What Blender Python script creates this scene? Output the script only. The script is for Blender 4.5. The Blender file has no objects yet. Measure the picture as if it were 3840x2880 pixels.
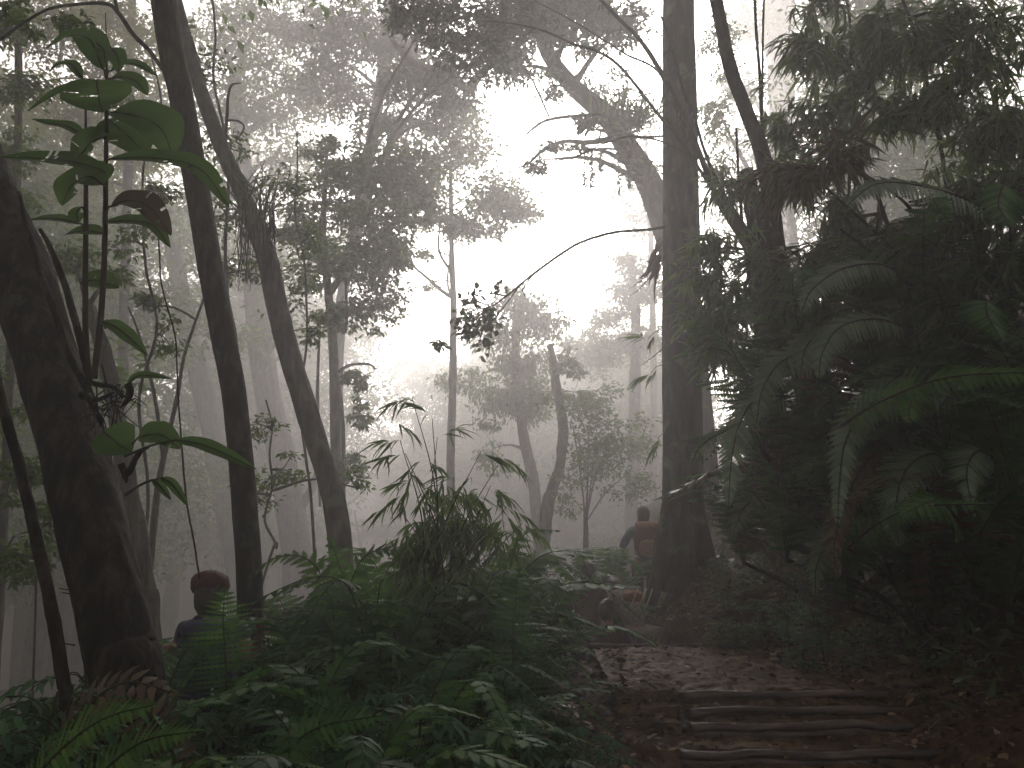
import bpy, math, random
import numpy as np
from mathutils import Vector
rng = np.random.default_rng(7)
random.seed(7)
sc = bpy.context.scene
COL = sc.collection
FPX = 2957.0
HOR = 1880.0
CAMZ = 1.3
PITCH = math.atan((HOR-1440)/FPX)

def P(px, py, d):
    """a point of the place: what stands at this spot of the view at forward distance d metres"""
    cx, cy = (px-1920)/FPX, (1440-py)/FPX
    y = math.cos(PITCH) - cy*math.sin(PITCH)
    z = math.sin(PITCH) + cy*math.cos(PITCH)
    s = d/y
    return np.array([cx*s, d, CAMZ+z*s])

def dm(d):
    d=np.asarray(d,float); return np.where(d>10,10+(d-10)*DK,d)
def PD(px,py,d): return P(px,py,float(dm(d)))
# ------------------------------------------------------------------ mesh building
class MB:
    def __init__(s): s.V=[]; s.F=[]; s.M=[]; s.n=0
    def add(s, V, F, m=0):
        V=np.asarray(V,float); F=np.asarray(F,int)
        if len(V)==0: return s
        s.V.append(V); s.F.append(F+s.n); s.M.append(np.full(len(F),m)); s.n+=len(V); return s
    def mesh(s, name, mats, smooth=True):
        me=bpy.data.meshes.new(name)
        V=np.concatenate(s.V); F=np.concatenate(s.F); M=np.concatenate(s.M)
        me.vertices.add(len(V)); me.vertices.foreach_set('co', V.astype(np.float32).ravel())
        me.loops.add(len(F)*3); me.loops.foreach_set('vertex_index', F.astype(np.int32).ravel())
        me.polygons.add(len(F)); me.polygons.foreach_set('loop_start', np.arange(0,len(F)*3,3,dtype=np.int32))
        try: me.polygons.foreach_set('loop_total', np.full(len(F),3,dtype=np.int32))
        except Exception: pass
        for m in mats: me.materials.append(m)
        me.polygons.foreach_set('material_index', M.astype(np.int32))
        me.polygons.foreach_set('use_smooth', np.full(len(F),smooth))
        me.update(calc_edges=True); me.validate()
        return me
    def build(s, name, mats, parent=None, origin=None, smooth=True):
        if not isinstance(mats,(list,tuple)): mats=[mats]
        off=np.zeros(3)
        if parent is not None: off=np.array(parent.location)
        elif origin is not None: off=np.array(origin)
        if s.n==0: return None
        s.V=[v-off for v in s.V]
        o=bpy.data.objects.new(name, s.mesh(name,mats,smooth))
        COL.objects.link(o)
        if parent is not None: o.parent=parent
        elif origin is not None: o.location=origin
        return o

def tag(o, label=None, cat=None, group=None, kind=None):
    if label: o['label']=label
    if cat: o['category']=cat
    if group: o['group']=group
    if kind: o['kind']=kind
    return o
def thing(name, label, cat, loc=(0,0,0), group=None):
    o=bpy.data.objects.new(name,None); COL.objects.link(o); o.location=tuple(float(v) for v in loc)
    o.empty_display_size=.1
    return tag(o,label,cat,group)

def nrm(v):
    v=np.asarray(v,float); return v/np.maximum(np.linalg.norm(v,axis=-1,keepdims=True),1e-9)

def smooth(pts, n=6):
    """Catmull-Rom through the points"""
    p=np.asarray(pts,float)
    if len(p)<3:
        t=np.linspace(0,1,max(n,2))[:,None]; return p[0]*(1-t)+p[-1]*t
    q=np.vstack([2*p[0]-p[1],p,2*p[-1]-p[-2]]); out=[]
    for i in range(len(p)-1):
        a,b,c,d=q[i:i+4]
        for t in np.linspace(0,1,n,endpoint=False):
            out.append(.5*((2*b)+(c-a)*t+(2*a-5*b+4*c-d)*t*t+(3*b-a-3*c+d)*t**3))
    out.append(p[-1]); return np.array(out)

def interp(vals, m):
    vals=np.atleast_1d(np.asarray(vals,float))
    if len(vals)==1: return np.full(m,vals[0])
    return np.interp(np.linspace(0,1,m), np.linspace(0,1,len(vals)), vals)

def tube(mb, pts, rad, seg=8, n=6, rough=0.0, m=0, flat=1.0, cap=True):
    c=smooth(pts,n); N=len(c); r=interp(rad,N)
    T=nrm(np.gradient(c,axis=0))
    a=np.array([0,-1.,.2]) if abs(T[0][1])<.8 else np.array([1.,0,0])
    ph=rng.uniform(0,6.28,8)
    ang=np.linspace(0,2*np.pi,seg,endpoint=False)
    V=[]
    s=np.concatenate([[0],np.cumsum(np.linalg.norm(np.diff(c,axis=0),axis=1))])
    for i in range(N):
        a=a-np.dot(a,T[i])*T[i]; a=a/np.linalg.norm(a); b=np.cross(T[i],a)
        rr=np.full(seg,r[i])
        if rough:
            u=s[i]/max(r[i],.01)
            rr=rr*(1+rough*(np.sin(3*ang+ph[0]+.35*u)+.7*np.sin(5*ang+ph[1]-.8*u)+.6*np.sin(2*ang+ph[2])*np.sin(.9*u+ph[3])+.6*np.sin(9*ang+ph[4]+1.7*u)+.5*np.sin(.6*u+ph[5])+.4*np.sin(13*ang+2.9*u)))
        V.append(c[i]+rr[:,None]*(np.cos(ang)[:,None]*a+flat*np.sin(ang)[:,None]*b))
    V=np.concatenate(V)
    i=np.arange(N-1)[:,None]*seg; j=np.arange(seg)[None]; k=(j+1)%seg
    A=(i+j).ravel();B=(i+k).ravel();C=(i+seg+k).ravel();D=(i+seg+j).ravel()
    F=np.vstack([np.stack([A,B,C],1),np.stack([A,C,D],1)])
    if cap:
        V=np.vstack([V,c[0],c[-1]]); e=N*seg
        jj=np.arange(seg); kk=(jj+1)%seg
        F=np.vstack([F,np.stack([np.full(seg,e),kk,jj],1),np.stack([np.full(seg,e+1),(N-1)*seg+jj,(N-1)*seg+kk],1)])
    mb.add(V,F,m); return c

# leaf shapes: x across (-.5..+.5), y along (0..1), z out of the blade
def _leaf(prof, zs):
    V=[];F=[]
    n=len(prof)
    for (y,w),z in zip(prof,zs):
        V+= [(-w/2,y,z+.14*w),(0,y,z),(w/2,y,z+.14*w)]
    for i in range(n-1):
        a=3*i
        F+=[(a,a+1,a+4),(a,a+4,a+3),(a+1,a+2,a+5),(a+1,a+5,a+4)]
    return np.array(V,float),np.array(F,int)
LEAF={}
LEAF['diamond']=(np.array([(0,0,0),(-.5,.45,.1),(0,1,-.12),(.5,.45,.1)],float),np.array([(0,2,1),(0,3,2)]))
LEAF['oval']=(np.array([(0,0,0),(-.42,.25,.06),(-.45,.6,.05),(0,1,-.15),(.45,.6,.05),(.42,.25,.06),(0,.45,0)],float),
   np.array([(0,6,1),(1,6,2),(2,6,3),(3,6,4),(4,6,5),(5,6,0)]))
LEAF['long']=(np.array([(0,0,0),(-.5,.3,.02),(0,.35,-.02),(.5,.3,.02),(-.3,.7,-.08),(0,.7,-.1),(.3,.7,-.08),(0,1,-.25)],float),
   np.array([(0,2,1),(0,3,2),(1,2,5),(1,5,4),(2,3,6),(2,6,5),(4,5,7),(5,6,7)]))
LEAF['pinna']=(np.array([(0,0,0),(-.5,.15,0),(-.42,.5,.0),(0,1,-.08),(.42,.5,0),(.5,.15,0)],float),
   np.array([(0,5,1),(1,5,4),(1,4,2),(2,4,3)]))
LEAF['broad']=_leaf([(0,.03),(.06,.25),(.16,.62),(.32,.93),(.5,1.),(.68,.86),(.84,.52),(.94,.2),(1,.02)],[0,.01,.03,.04,.03,0,-.04,-.08,-.12])

def _comb(n=9):
    V=[];F=[];ys=np.linspace(0,1,n)
    for i,y in enumerate(ys):
        w=.5*(1-y**1.7)*(.7+.3*min(1,y*6)); V+=[(-w*.42,y,0),(0,y,-.1*y*y),(w*.42,y,0)]
        V+=[(-w,y+.055,-.1*y*y-.01),(w,y+.055,-.1*y*y-.01)]
    for i in range(n-1):
        a=5*i;b=a+5
        F+=[(a,a+1,b+1),(a,b+1,b),(a+1,a+2,b+2),(a+1,b+2,b+1),(a,b,a+3),(a+2,a+4,b+2)]
    return np.array(V,float),np.array(F,int)
LEAF['comb']=_comb(10)
def leaves(mb, pos, dr, up, L, W, shape='diamond', m=0):
    pos=np.asarray(pos,float); N=len(pos)
    if N==0: return
    dr=np.broadcast_to(np.asarray(dr,float),(N,3)); up=np.broadcast_to(np.asarray(up,float),(N,3)); dr=nrm(dr); side=nrm(np.cross(dr,up)); up=np.cross(side,dr)
    L=np.broadcast_to(np.asarray(L,float),(N,)); W=np.broadcast_to(np.asarray(W,float),(N,))
    tv,tf=LEAF[shape]; k=len(tv)
    V=(pos[:,None]+dr[:,None]*(tv[None,:,1:2]*L[:,None,None])+side[:,None]*(tv[None,:,0:1]*W[:,None,None])+up[:,None]*(tv[None,:,2:3]*L[:,None,None])).reshape(-1,3)
    F=(tf[None]+(np.arange(N)*k)[:,None,None]).reshape(-1,3)
    mb.add(V,F,m)

def cloud(mb, c, r, n, L, W=None, shape='diamond', sub=None, m=0, droop=.35, tight=.34, flat=.45, style='leaf'):
    """leaves scattered in many flattish clumps inside an ellipsoid"""
    c=np.asarray(c,float); r=np.asarray(r,float)
    if r.ndim==0: r=np.full(3,float(r))
    sub=sub or max(4,int(n/45))
    d=nrm(rng.normal(size=(sub,3)))*(rng.uniform(0.05,1,(sub,1))**.5)
    ctr=c+d*r
    szs=rng.uniform(.5,1.3,sub)
    k=rng.choice(sub,n,p=(szs**2)/np.sum(szs**2))
    rr=min(r)*tight*szs[k][:,None]
    off=rng.normal(size=(n,3))*rr*np.array([1,1,flat])
    pos=ctr[k]+off
    W=W if W is not None else L*.45
    s=rng.uniform(.6,1.25,n)
    if style=='leaf':
        dr=rng.normal(size=(n,3))*np.array([1,1,.45]); dr=nrm(dr)+np.array([0,0,-droop])+.5*nrm(off)
        up=rng.normal(size=(n,3))*.55+np.array([0,0,1])
        leaves(mb,pos,dr,up,L*s,W*s,shape,m)
    else:  # fans of long drooping leaves
        fan=6; nf=max(1,n//fan); p=np.repeat(pos[:nf],fan,0)
        base=nrm(rng.normal(size=(nf,3))*np.array([1,.6,.3])+np.array([-.35,-.1,-.35])); base=np.repeat(base,fan,0)
        spread=rng.normal(size=(nf*fan,3))*.42
        dr=base+spread+np.array([0,0,-droop])
        up=rng.normal(size=(nf*fan,3))*.4+np.array([0,-.3,1])
        s2=rng.uniform(.6,1.2,nf*fan)
        W=.03 if W>.05 else W
        leaves(mb,p+rng.normal(size=p.shape)*.012,dr,up,L*s2,W*s2,'long',m)
    return ctr

def frond(mb, pts, W, pairs=22, ref=(0,-.35,1), droop=.25, fine=True, ml=0, mr=1, rr=.006, sweep=.35, start=.12, lw=.3, vary=1.0):
    """a fern frond: rachis along pts, pinnae on both sides, each pinna a row of leaflets"""
    c=smooth(pts,8); N=len(c)
    tube(mb,c[::2] if len(c)>9 else c,[rr,rr*.25],seg=5,n=2,m=mr,cap=False)
    s=np.concatenate([[0],np.cumsum(np.linalg.norm(np.diff(c,axis=0),axis=1))]); s/=s[-1]
    T=nrm(np.gradient(c,axis=0)); Ltot=np.sum(np.linalg.norm(np.diff(c,axis=0),axis=1))
    ref=np.asarray(ref,float)
    pos=[];dr=[];up=[];LL=[];WW=[]
    tt=np.linspace(start,.985,pairs)
    step=Ltot*(1-start)/pairs
    for t in tt:
        p=np.array([np.interp(t,s,c[:,i]) for i in range(3)]); tg=nrm(np.array([np.interp(t,s,T[:,i]) for i in range(3)]))
        side=nrm(np.cross(tg,ref)); u=np.cross(side,tg)
        if u@ref<0: u=-u
        u_=(t-start)/(1-start)
        prof=(.55+.45*math.sin(min(1,u_/.35)*math.pi/2))*(1-u_**2.2)**.85+.03
        for sg in (-1,1):
            if rng.uniform()<.03*vary: continue
            l=W*prof*rng.uniform(.8,1.08)
            d0=nrm(sg*side+tg*(sweep+.35*u_)+u*rng.uniform(-.05,.1))
            if fine:
                k=1; pos.append(p[None]); dr.append((d0+np.array([0,0,-droop*.55]))[None]); up.append(u[None]+rng.normal(0,.08,(1,3))); LL.append(np.array([l])); WW.append(np.array([step*(1.25 if W>.12 else 1.1)]))
            else:
                pos.append(p[None]); dr.append((d0+np.array([0,0,-droop*.6]))[None]); up.append(u[None]); LL.append(np.array([l])); WW.append(np.array([max(step*lw*2.2,.004)]))
    leaves(mb,np.concatenate(pos),np.concatenate(dr),np.concatenate(up),np.concatenate(LL),np.concatenate(WW),'comb' if fine else 'long',ml)

# ------------------------------------------------------------------ materials
def newmat(name):
    m=bpy.data.materials.new(name); m.use_nodes=True; nt=m.node_tree; nt.nodes.clear()
    return m,nt,nt.nodes,nt.links
def ramp(N,cols):
    r=N.new('ShaderNodeValToRGB'); e=r.color_ramp.elements
    while len(e)<len(cols): e.new(.5)
    for i,c in enumerate(cols):
        e[i].position=i/(len(cols)-1) if len(c)==3 else c[3]; e[i].color=(*c[:3],1)
    return r
def leafmat(name, cols, trans=.3, rough=.5, spec=.35):
    m,nt,N,L=newmat(name)
    out=N.new('ShaderNodeOutputMaterial'); g=N.new('ShaderNodeNewGeometry'); r=ramp(N,cols)
    L.new(g.outputs['Random Per Island'],r.inputs[0])
    b=N.new('ShaderNodeBsdfPrincipled'); b.inputs['Roughness'].default_value=rough; b.inputs['Specular IOR Level'].default_value=spec
    L.new(r.outputs[0],b.inputs['Base Color'])
    t=N.new('ShaderNodeBsdfTranslucent'); hs=N.new('ShaderNodeHueSaturation'); hs.inputs['Value'].default_value=1.5; hs.inputs['Hue'].default_value=.485
    L.new(r.outputs[0],hs.inputs['Color']); L.new(hs.outputs[0],t.inputs['Color'])
    mx=N.new('ShaderNodeMixShader'); mx.inputs[0].default_value=trans
    L.new(b.outputs[0],mx.inputs[1]); L.new(t.outputs[0],mx.inputs[2]); L.new(mx.outputs[0],out.inputs[0])
    return m
def roughmat(name, cols, scale=8, stretch=(1,1,1), bump=.5, rough=.85, detail=6, dist=.02, spec=.25, spots=None):
    m,nt,N,L=newmat(name)
    out=N.new('ShaderNodeOutputMaterial'); tc=N.new('ShaderNodeTexCoord'); mp=N.new('ShaderNodeMapping'); mp.inputs['Scale'].default_value=stretch
    L.new(tc.outputs['Object'],mp.inputs[0])
    n=N.new('ShaderNodeTexNoise'); n.inputs['Scale'].default_value=scale; n.inputs['Detail'].default_value=detail; n.inputs['Roughness'].default_value=.65
    L.new(mp.outputs[0],n.inputs['Vector'])
    r=ramp(N,[(*c,.28+.44*i/(len(cols)-1)) for i,c in enumerate(cols)]); L.new(n.outputs[0],r.inputs[0])
    colout=r.outputs[0]
    if spots:
        n2=N.new('ShaderNodeTexNoise'); n2.inputs['Scale'].default_value=spots[1]; n2.inputs['Detail'].default_value=4
        L.new(tc.outputs['Object'],n2.inputs['Vector'])
        r2=ramp(N,[(0,0,0,spots[2]),(1,1,1,spots[2]+.1)]); L.new(n2.outputs[0],r2.inputs[0])
        mx=N.new('ShaderNodeMixRGB'); mx.inputs[2].default_value=(*spots[0],1); L.new(r2.outputs[0],mx.inputs[0]); L.new(colout,mx.inputs[1]); colout=mx.outputs[0]
    b=N.new('ShaderNodeBsdfPrincipled'); b.inputs['Roughness'].default_value=rough; b.inputs['Specular IOR Level'].default_value=spec
    L.new(colout,b.inputs['Base Color'])
    bp=N.new('ShaderNodeBump'); bp.inputs['Strength'].default_value=bump; bp.inputs['Distance'].default_value=dist
    L.new(n.outputs[0],bp.inputs['Height']); L.new(bp.outputs[0],b.inputs['Normal']); L.new(b.outputs[0],out.inputs[0])
    return m
M={}
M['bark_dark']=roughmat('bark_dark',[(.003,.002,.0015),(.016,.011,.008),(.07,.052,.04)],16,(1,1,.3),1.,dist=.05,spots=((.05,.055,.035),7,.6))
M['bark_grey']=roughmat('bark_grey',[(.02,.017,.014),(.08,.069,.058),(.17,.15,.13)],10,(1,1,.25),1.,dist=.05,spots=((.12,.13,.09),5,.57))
M['bark_big']=roughmat('bark_big',[(.006,.0045,.0035),(.032,.026,.021),(.09,.076,.064)],11,(1,1,.22),1.,dist=.05,spots=((.09,.10,.06),4,.57))
M['stem_green']=roughmat('stem_green',[(.02,.025,.01),(.05,.055,.02)],20,(1,1,.3),.3)
M['stem_brown']=roughmat('stem_brown',[(.02,.012,.008),(.06,.04,.025)],20,(1,1,.3),.4)
M['leaf_canopy']=leafmat('leaf_canopy',[(.03,.065,.012),(.06,.12,.02),(.11,.19,.03)],.5)
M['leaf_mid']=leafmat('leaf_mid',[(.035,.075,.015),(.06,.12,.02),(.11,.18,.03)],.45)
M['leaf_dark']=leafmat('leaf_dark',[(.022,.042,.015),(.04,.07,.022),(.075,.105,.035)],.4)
M['leaf_yellow']=leafmat('leaf_yellow',[(.09,.13,.02),(.15,.18,.03),(.22,.2,.04)],.5)
M['leaf_red']=leafmat('leaf_red',[(.05,.035,.015),(.08,.06,.025),(.09,.09,.03)],.35)
M['leaf_bamboo']=leafmat('leaf_bamboo',[(.045,.09,.025),(.075,.14,.035),(.12,.19,.05)],.45,rough=.45)
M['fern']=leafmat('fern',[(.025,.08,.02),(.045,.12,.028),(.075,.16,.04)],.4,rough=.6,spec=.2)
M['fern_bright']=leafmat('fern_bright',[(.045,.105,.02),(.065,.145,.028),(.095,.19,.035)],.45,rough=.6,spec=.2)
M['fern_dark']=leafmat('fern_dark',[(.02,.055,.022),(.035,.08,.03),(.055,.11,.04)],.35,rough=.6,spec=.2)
M['fern_pale']=leafmat('fern_pale',[(.07,.12,.06),(.11,.17,.085),(.15,.21,.11)],.35,rough=.4,spec=.5)
M['fern_dead']=leafmat('fern_dead',[(.05,.03,.015),(.09,.06,.03),(.13,.09,.045)],.3)
M['shrub']=leafmat('shrub',[(.03,.09,.035),(.05,.13,.05),(.08,.17,.065)],.35,rough=.6,spec=.2)
SUN_E=1.8; HTOP=44.0; DENS=.0145; ANISO=.68; EXPO=0.8; SHADEK=3.0; DK=3.2
# ------------------------------------------------------------------ terrain
CP=np.array([
 (0,0,-.4),(1.5,2,-.38),(3,2,-.3),(0,-3,-.3),(2.5,4,-.36),(1.2,4,-.38),(3.2,4.2,-.25),
 (1.2,6.3,-.02),(2.2,6.3,-.02),(1.2,7.3,-.02),(2.4,7.3,.02),(3.1,6.3,.18),(3.0,5.2,.1),
 (.2,6.6,-.15),(-.1,5,-.12),(.3,3,-.25),(-.9,2.6,-.2),(-.8,4.6,-.2),(-.9,6.3,-.4),(.3,4.2,-.15),(-1.9,5,-.8),(-1.5,5.6,-.8),(-1.8,4.2,-.75),(-2.2,3.4,-.6),(-1.5,2.6,-.35),(-3.2,3.2,-1.4),
 (-3.5,5.5,-2.2),(-1.0,7,-.9),(0,9,-.9),(1.1,8.5,-.75),(1.6,11,-.5),(.6,11,-.8),
 (2.1,9.4,.62),(2.6,8.6,.66),(2.2,8.2,.42),(1.7,8.2,.22),(1.2,8.0,-.65),(1.6,9.3,-.1),(1.75,10.2,-.4),(1.5,10.2,-.5),(2.0,11.5,-.5),(3.6,8,.95),(3.4,10.5,1.0),(4.2,6,1.0),(4,4,.4),(5.5,4,1.2),(5,8,1.8),
 (7,6,3.0),(7,10,3.2),(7.5,14,4.0),(11,10,6.2),(11,18,6.5),(5,14,2.2),(5,20,1.5),(8,30,0),(16,30,3),
 (-4,9,-2.6),(-8,8,-4.5),(-8,14,-5),(-2,14,-2.2),(2,15,-1.6),(0,20,-4),(-6,22,-6),(-14,25,-7),(3,28,-7),(-2,40,-11),(15,45,-8),(-20,45,-12),(-25,15,-8),
 (25,10,10),(25,30,6),(0,55,-12),(0,75,-6),(-30,80,4),(30,80,6),(0,100,4),(50,100,14),(-50,100,14),(0,125,14),(-60,10,-12),(60,10,12),
 (0,-8,2.0),(-6,-6,1.0),(-9,-1,-2.5),(8,-6,4),(0,-16,7),(-20,-18,6),(20,-16,10),(0,-60,14),(60,-60,16),(-60,-60,10),(7,0,2.2),(4,-1,.6)],float)  # rise behind the camera is unseen, shaped to block low sky light
def g(x,y):
    x=np.asarray(x,float);y=np.asarray(y,float); sh=x.shape
    X=x.ravel()[:,None];Y=y.ravel()[:,None]
    d2=(X-CP[None,:,0])**2+(Y-CP[None,:,1])**2
    sc_=.6+.02*(X**2+Y**2)**.5
    w=1/(d2+.08*sc_)**1.9
    z=(w*CP[None,:,2]).sum(1)/w.sum(1)
    z=z+.05*np.sin(X[:,0]*2.3+1)*np.sin(Y[:,0]*1.9)+.02*np.sin(X[:,0]*6.1)*np.cos(Y[:,0]*5.3)
    return z.reshape(sh)
def g1(x,y): return float(g(np.array([x]),np.array([y]))[0])
def grid(xs,ys,zf):
    X,Y=np.meshgrid(xs,ys); Z=zf(X,Y)
    V=np.stack([X.ravel(),Y.ravel(),Z.ravel()],1); nx=len(xs); ny=len(ys)
    i=(np.arange(ny-1)[:,None]*nx+np.arange(nx-1)[None]).ravel()
    F=np.vstack([np.stack([i,i+1,i+nx+1],1),np.stack([i,i+nx+1,i+nx],1)]); return V,F
# steps: front edges (distance), height below the camera
STEP_D=[5.695,5.53,5.37,5.08,4.82,4.5]; STEP_H=[0,-.064,-.123,-.204,-.279,-.346,-.40]
PX0,PX1,PY0,PY1=.72,3.15,3.3,7.45
def skew(x): return .02*(x-1.6)
def pathz(X,Y):
    Z=np.full(X.shape,STEP_H[-1])
    Yk=Y-skew(X)
    for k in range(len(STEP_D)-1,-1,-1):
        Z=np.where(Yk>STEP_D[k]+.02, STEP_H[k], Z)
    # treads worn hollow behind each log, soil heaped to the right
    for k,d in enumerate(STEP_D):
        Z+= .018*np.exp(-((Yk-d+.05)/.045)**2)*np.clip((X-1.5)/.6,0,1)
    right=np.clip((X-2.55)/.5,0,1)
    G=g(X,Y)
    Z=Z*(1-right)+np.maximum(G,Z)*right
    Z=Z+.010*np.sin(X*17+2*np.sin(Y*9))*np.sin(Y*21)+.008*np.sin(X*41+Y*13)*np.sin(Y*37-X*11)+.014*np.sin(X*5.1+1)*np.sin(Y*6.3)
    left=np.clip((1.0-X+.10*np.sin(Y*5)-np.clip((Y-5.7)*.35,0,.5))/.45,0,1)*(Y<5.72)+np.clip((.85-X+.12*np.sin(Y*4)-.1)/.55,0,1)*(Y>=5.72)
    Z=Z*(1-left)+G*left
    far=np.clip((Y-7.42)/.03,0,1)
    return Z*(1-far)+(G-.1)*far
def ggap(X,Y):
    G=g(X,Y)
    ins=np.clip(np.minimum(np.minimum(X-PX0,PX1-X),np.minimum(Y-PY0,PY1-Y))/.12,0,1)
    return G-ins*.25*0-ins*(np.maximum(G-pathz(X,Y),0)+.10)
def warp(a,b,n,p):
    t=np.linspace(-1,1,n); return (a+b)/2+ (b-a)/2*np.sign(t)*np.abs(t)**p
mb=MB()
xs=np.unique(np.concatenate([np.linspace(-6,9,190),np.linspace(-90,-6.2,60),np.linspace(9.2,90,50)]))
ys=np.unique(np.concatenate([np.linspace(-4,16,230),np.linspace(-90,-4.3,40),np.linspace(16.5,128,90)]))
mb.add(*grid(xs,ys,ggap))
M['soil']=roughmat('soil',[(.018,.010,.006),(.05,.028,.016),(.09,.055,.03)],5,(1,1,1),1.,dist=.04,detail=9,spots=((.025,.03,.012),1.1,.6))
M['path']=roughmat('path',[(.02,.009,.004),(.085,.042,.018),(.19,.105,.045)],7,(1,1,1),1.,dist=.05,detail=10,rough=.75,spots=((.03,.018,.012),3.0,.58))
tag(mb.build('ground',M['soil']),kind='structure')
mb=MB(); mb.add(*grid(np.linspace(PX0,PX1,190),np.linspace(PY0,PY1,330),pathz))
tag(mb.build('path',M['path']),kind='structure')

# logs of the steps
M['log']=roughmat('log_wood',[(.012,.008,.006),(.05,.034,.026),(.2,.15,.125)],10,(.15,1,1),.9,rough=.6,spec=.4,dist=.015)
LOGS=[ # x0,x1,step,label
 (1.19,2.60,0,'topmost and thinnest weathered log edge of the nearer steps'),
 (1.18,2.78,1,'second log down in the flight of earth steps'),
 (1.15,2.62,2,'third log down with a pale straight top edge'),
 (1.02,2.95,3,'wide log step edge, fourth down and longest but one'),
 (.92,2.9,4,'log edge at the very bottom of the picture'),
]
for x0,x1,k,lab in LOGS:
    d=STEP_D[k]; z=STEP_H[k]
    mb=MB(); n=9; xx=np.linspace(x0,x1,n); dz=STEP_H[k]-STEP_H[k+1]
    pts=np.stack([xx,d+skew(xx)+rng.normal(0,.012,n),z-.018+rng.normal(0,.007,n)],1)
    tube(mb,pts,[.036,.028,.034,.026],seg=14,n=6,rough=.045,flat=.8)
    if dz>.07: tube(mb,pts+np.array([0,.012,-.05]),[.034,.03],seg=12,n=5,rough=.02)
    tag(mb.build('step_log',M['log'],origin=pts[0]),lab,'log','logs holding the earth steps')
mb=MB(); pts=[(1.165,5.72,-.05),(1.15,5.5,-.11),(1.12,5.25,-.17),(1.05,5.0,-.25)]
pts=[(1.15,5.72,-.045),(1.13,5.5,-.10),(1.10,5.3,-.15)]
tube(mb,pts,[.02,.016],seg=10,n=6,rough=.03)
tag(mb.build('side_log',M['bark_dark'],origin=pts[0]),'short side log closing the left ends of the upper steps','log')
mb=MB(); xx=np.linspace(.55,2.95,11)
pts=np.stack([xx,7.40+rng.normal(0,.012,11),-.03+rng.normal(0,.006,11)+.012*np.sin(xx*2)],1)
tube(mb,pts,[.05,.06,.05],seg=12,n=5,rough=.03)
tag(mb.build('crest_log',M['bark_dark'],origin=pts[0]),'long log along the far edge of the landing, people just beyond it','log')

# ------------------------------------------------------------------ sky, light, haze, camera
SUN_EL=math.radians(23); SUN_AZ=math.radians(5)   # ahead of the camera, a little to the right
w=bpy.data.worlds.new('World'); sc.world=w; w.use_nodes=True; nt=w.node_tree; nt.nodes.clear()
o=nt.nodes.new('ShaderNodeOutputWorld'); bg=nt.nodes.new('ShaderNodeBackground'); sky=nt.nodes.new('ShaderNodeTexSky')
sky.sky_type='NISHITA'; sky.sun_disc=False; sky.sun_elevation=SUN_EL; sky.sun_rotation=SUN_AZ; sky.air_density=1.0; sky.dust_density=6; sky.ozone_density=.6
hs=nt.nodes.new('ShaderNodeHueSaturation'); hs.inputs['Saturation'].default_value=.18; hs.inputs['Value'].default_value=1
mul=nt.nodes.new('ShaderNodeMixRGB'); mul.blend_type='MULTIPLY'; mul.inputs[0].default_value=1; mul.inputs[2].default_value=(1.0,.955,.945,1)
nt.links.new(sky.outputs[0],hs.inputs['Color']); nt.links.new(hs.outputs[0],mul.inputs[1]); nt.links.new(mul.outputs[0],bg.inputs[0]); nt.links.new(bg.outputs[0],o.inputs[0])
bg.inputs[1].default_value=.15
sl=bpy.data.lights.new('sun','SUN'); sl.energy=SUN_E; sl.angle=math.radians(18); sl.color=(1,.962,.95)
so=bpy.data.objects.new('sun',sl); COL.objects.link(so)
dirv=Vector((math.sin(SUN_AZ)*math.cos(SUN_EL),math.cos(SUN_AZ)*math.cos(SUN_EL),math.sin(SUN_EL)))
so.rotation_euler=dirv.to_track_quat('Z','Y').to_euler()
so.location=(0,0,30)
mb=MB()
hx0,hx1,hy0,hy1,hz0,hz1=-92,92,-92,130,-22,HTOP
V=[(x,y,z) for z in (hz0,hz1) for y in (hy0,hy1) for x in (hx0,hx1)]
F=[(0,2,1),(1,2,3),(4,5,6),(5,7,6),(0,1,4),(1,5,4),(2,6,3),(3,6,7),(0,4,2),(2,4,6),(1,3,5),(3,7,5)]
mb.add(V,F)
m,nt,N,L=newmat('haze')
out=N.new('ShaderNodeOutputMaterial'); pv=N.new('ShaderNodeVolumePrincipled')
pv.inputs['Color'].default_value=(.93,.905,.89,1); pv.inputs['Density'].default_value=DENS; pv.inputs['Anisotropy'].default_value=ANISO
L.new(pv.outputs[0],out.inputs['Volume'])
tag(mb.build('haze',m,smooth=False),kind='stuff')
cam=bpy.data.cameras.new('camera'); co=bpy.data.objects.new('camera',cam); COL.objects.link(co)
cam.sensor_width=36; cam.lens=FPX/3840*36; cam.clip_end=400; cam.clip_start=.05
co.location=(0,0,CAMZ); co.rotation_euler=(math.pi/2+PITCH,0,0); sc.camera=co
sc.view_settings.view_transform='Standard'; sc.view_settings.look='None'; sc.view_settings.gamma=1; sc.view_settings.exposure=EXPO
try: sc.view_settings.use_curve_mapping=False
except Exception: pass
cy=sc.cycles
cy.max_bounces=5; cy.diffuse_bounces=2; cy.glossy_bounces=1; cy.transmission_bounces=3; cy.volume_bounces=2; cy.transparent_max_bounces=4
cy.use_denoising=True
try: cy.denoiser='OPENIMAGEDENOISE'; cy.denoising_input_passes='RGB_ALBEDO_NORMAL'
except Exception: pass
cy.use_adaptive_sampling=True; cy.adaptive_threshold=.02
cy.sample_clamp_indirect=4
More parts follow.
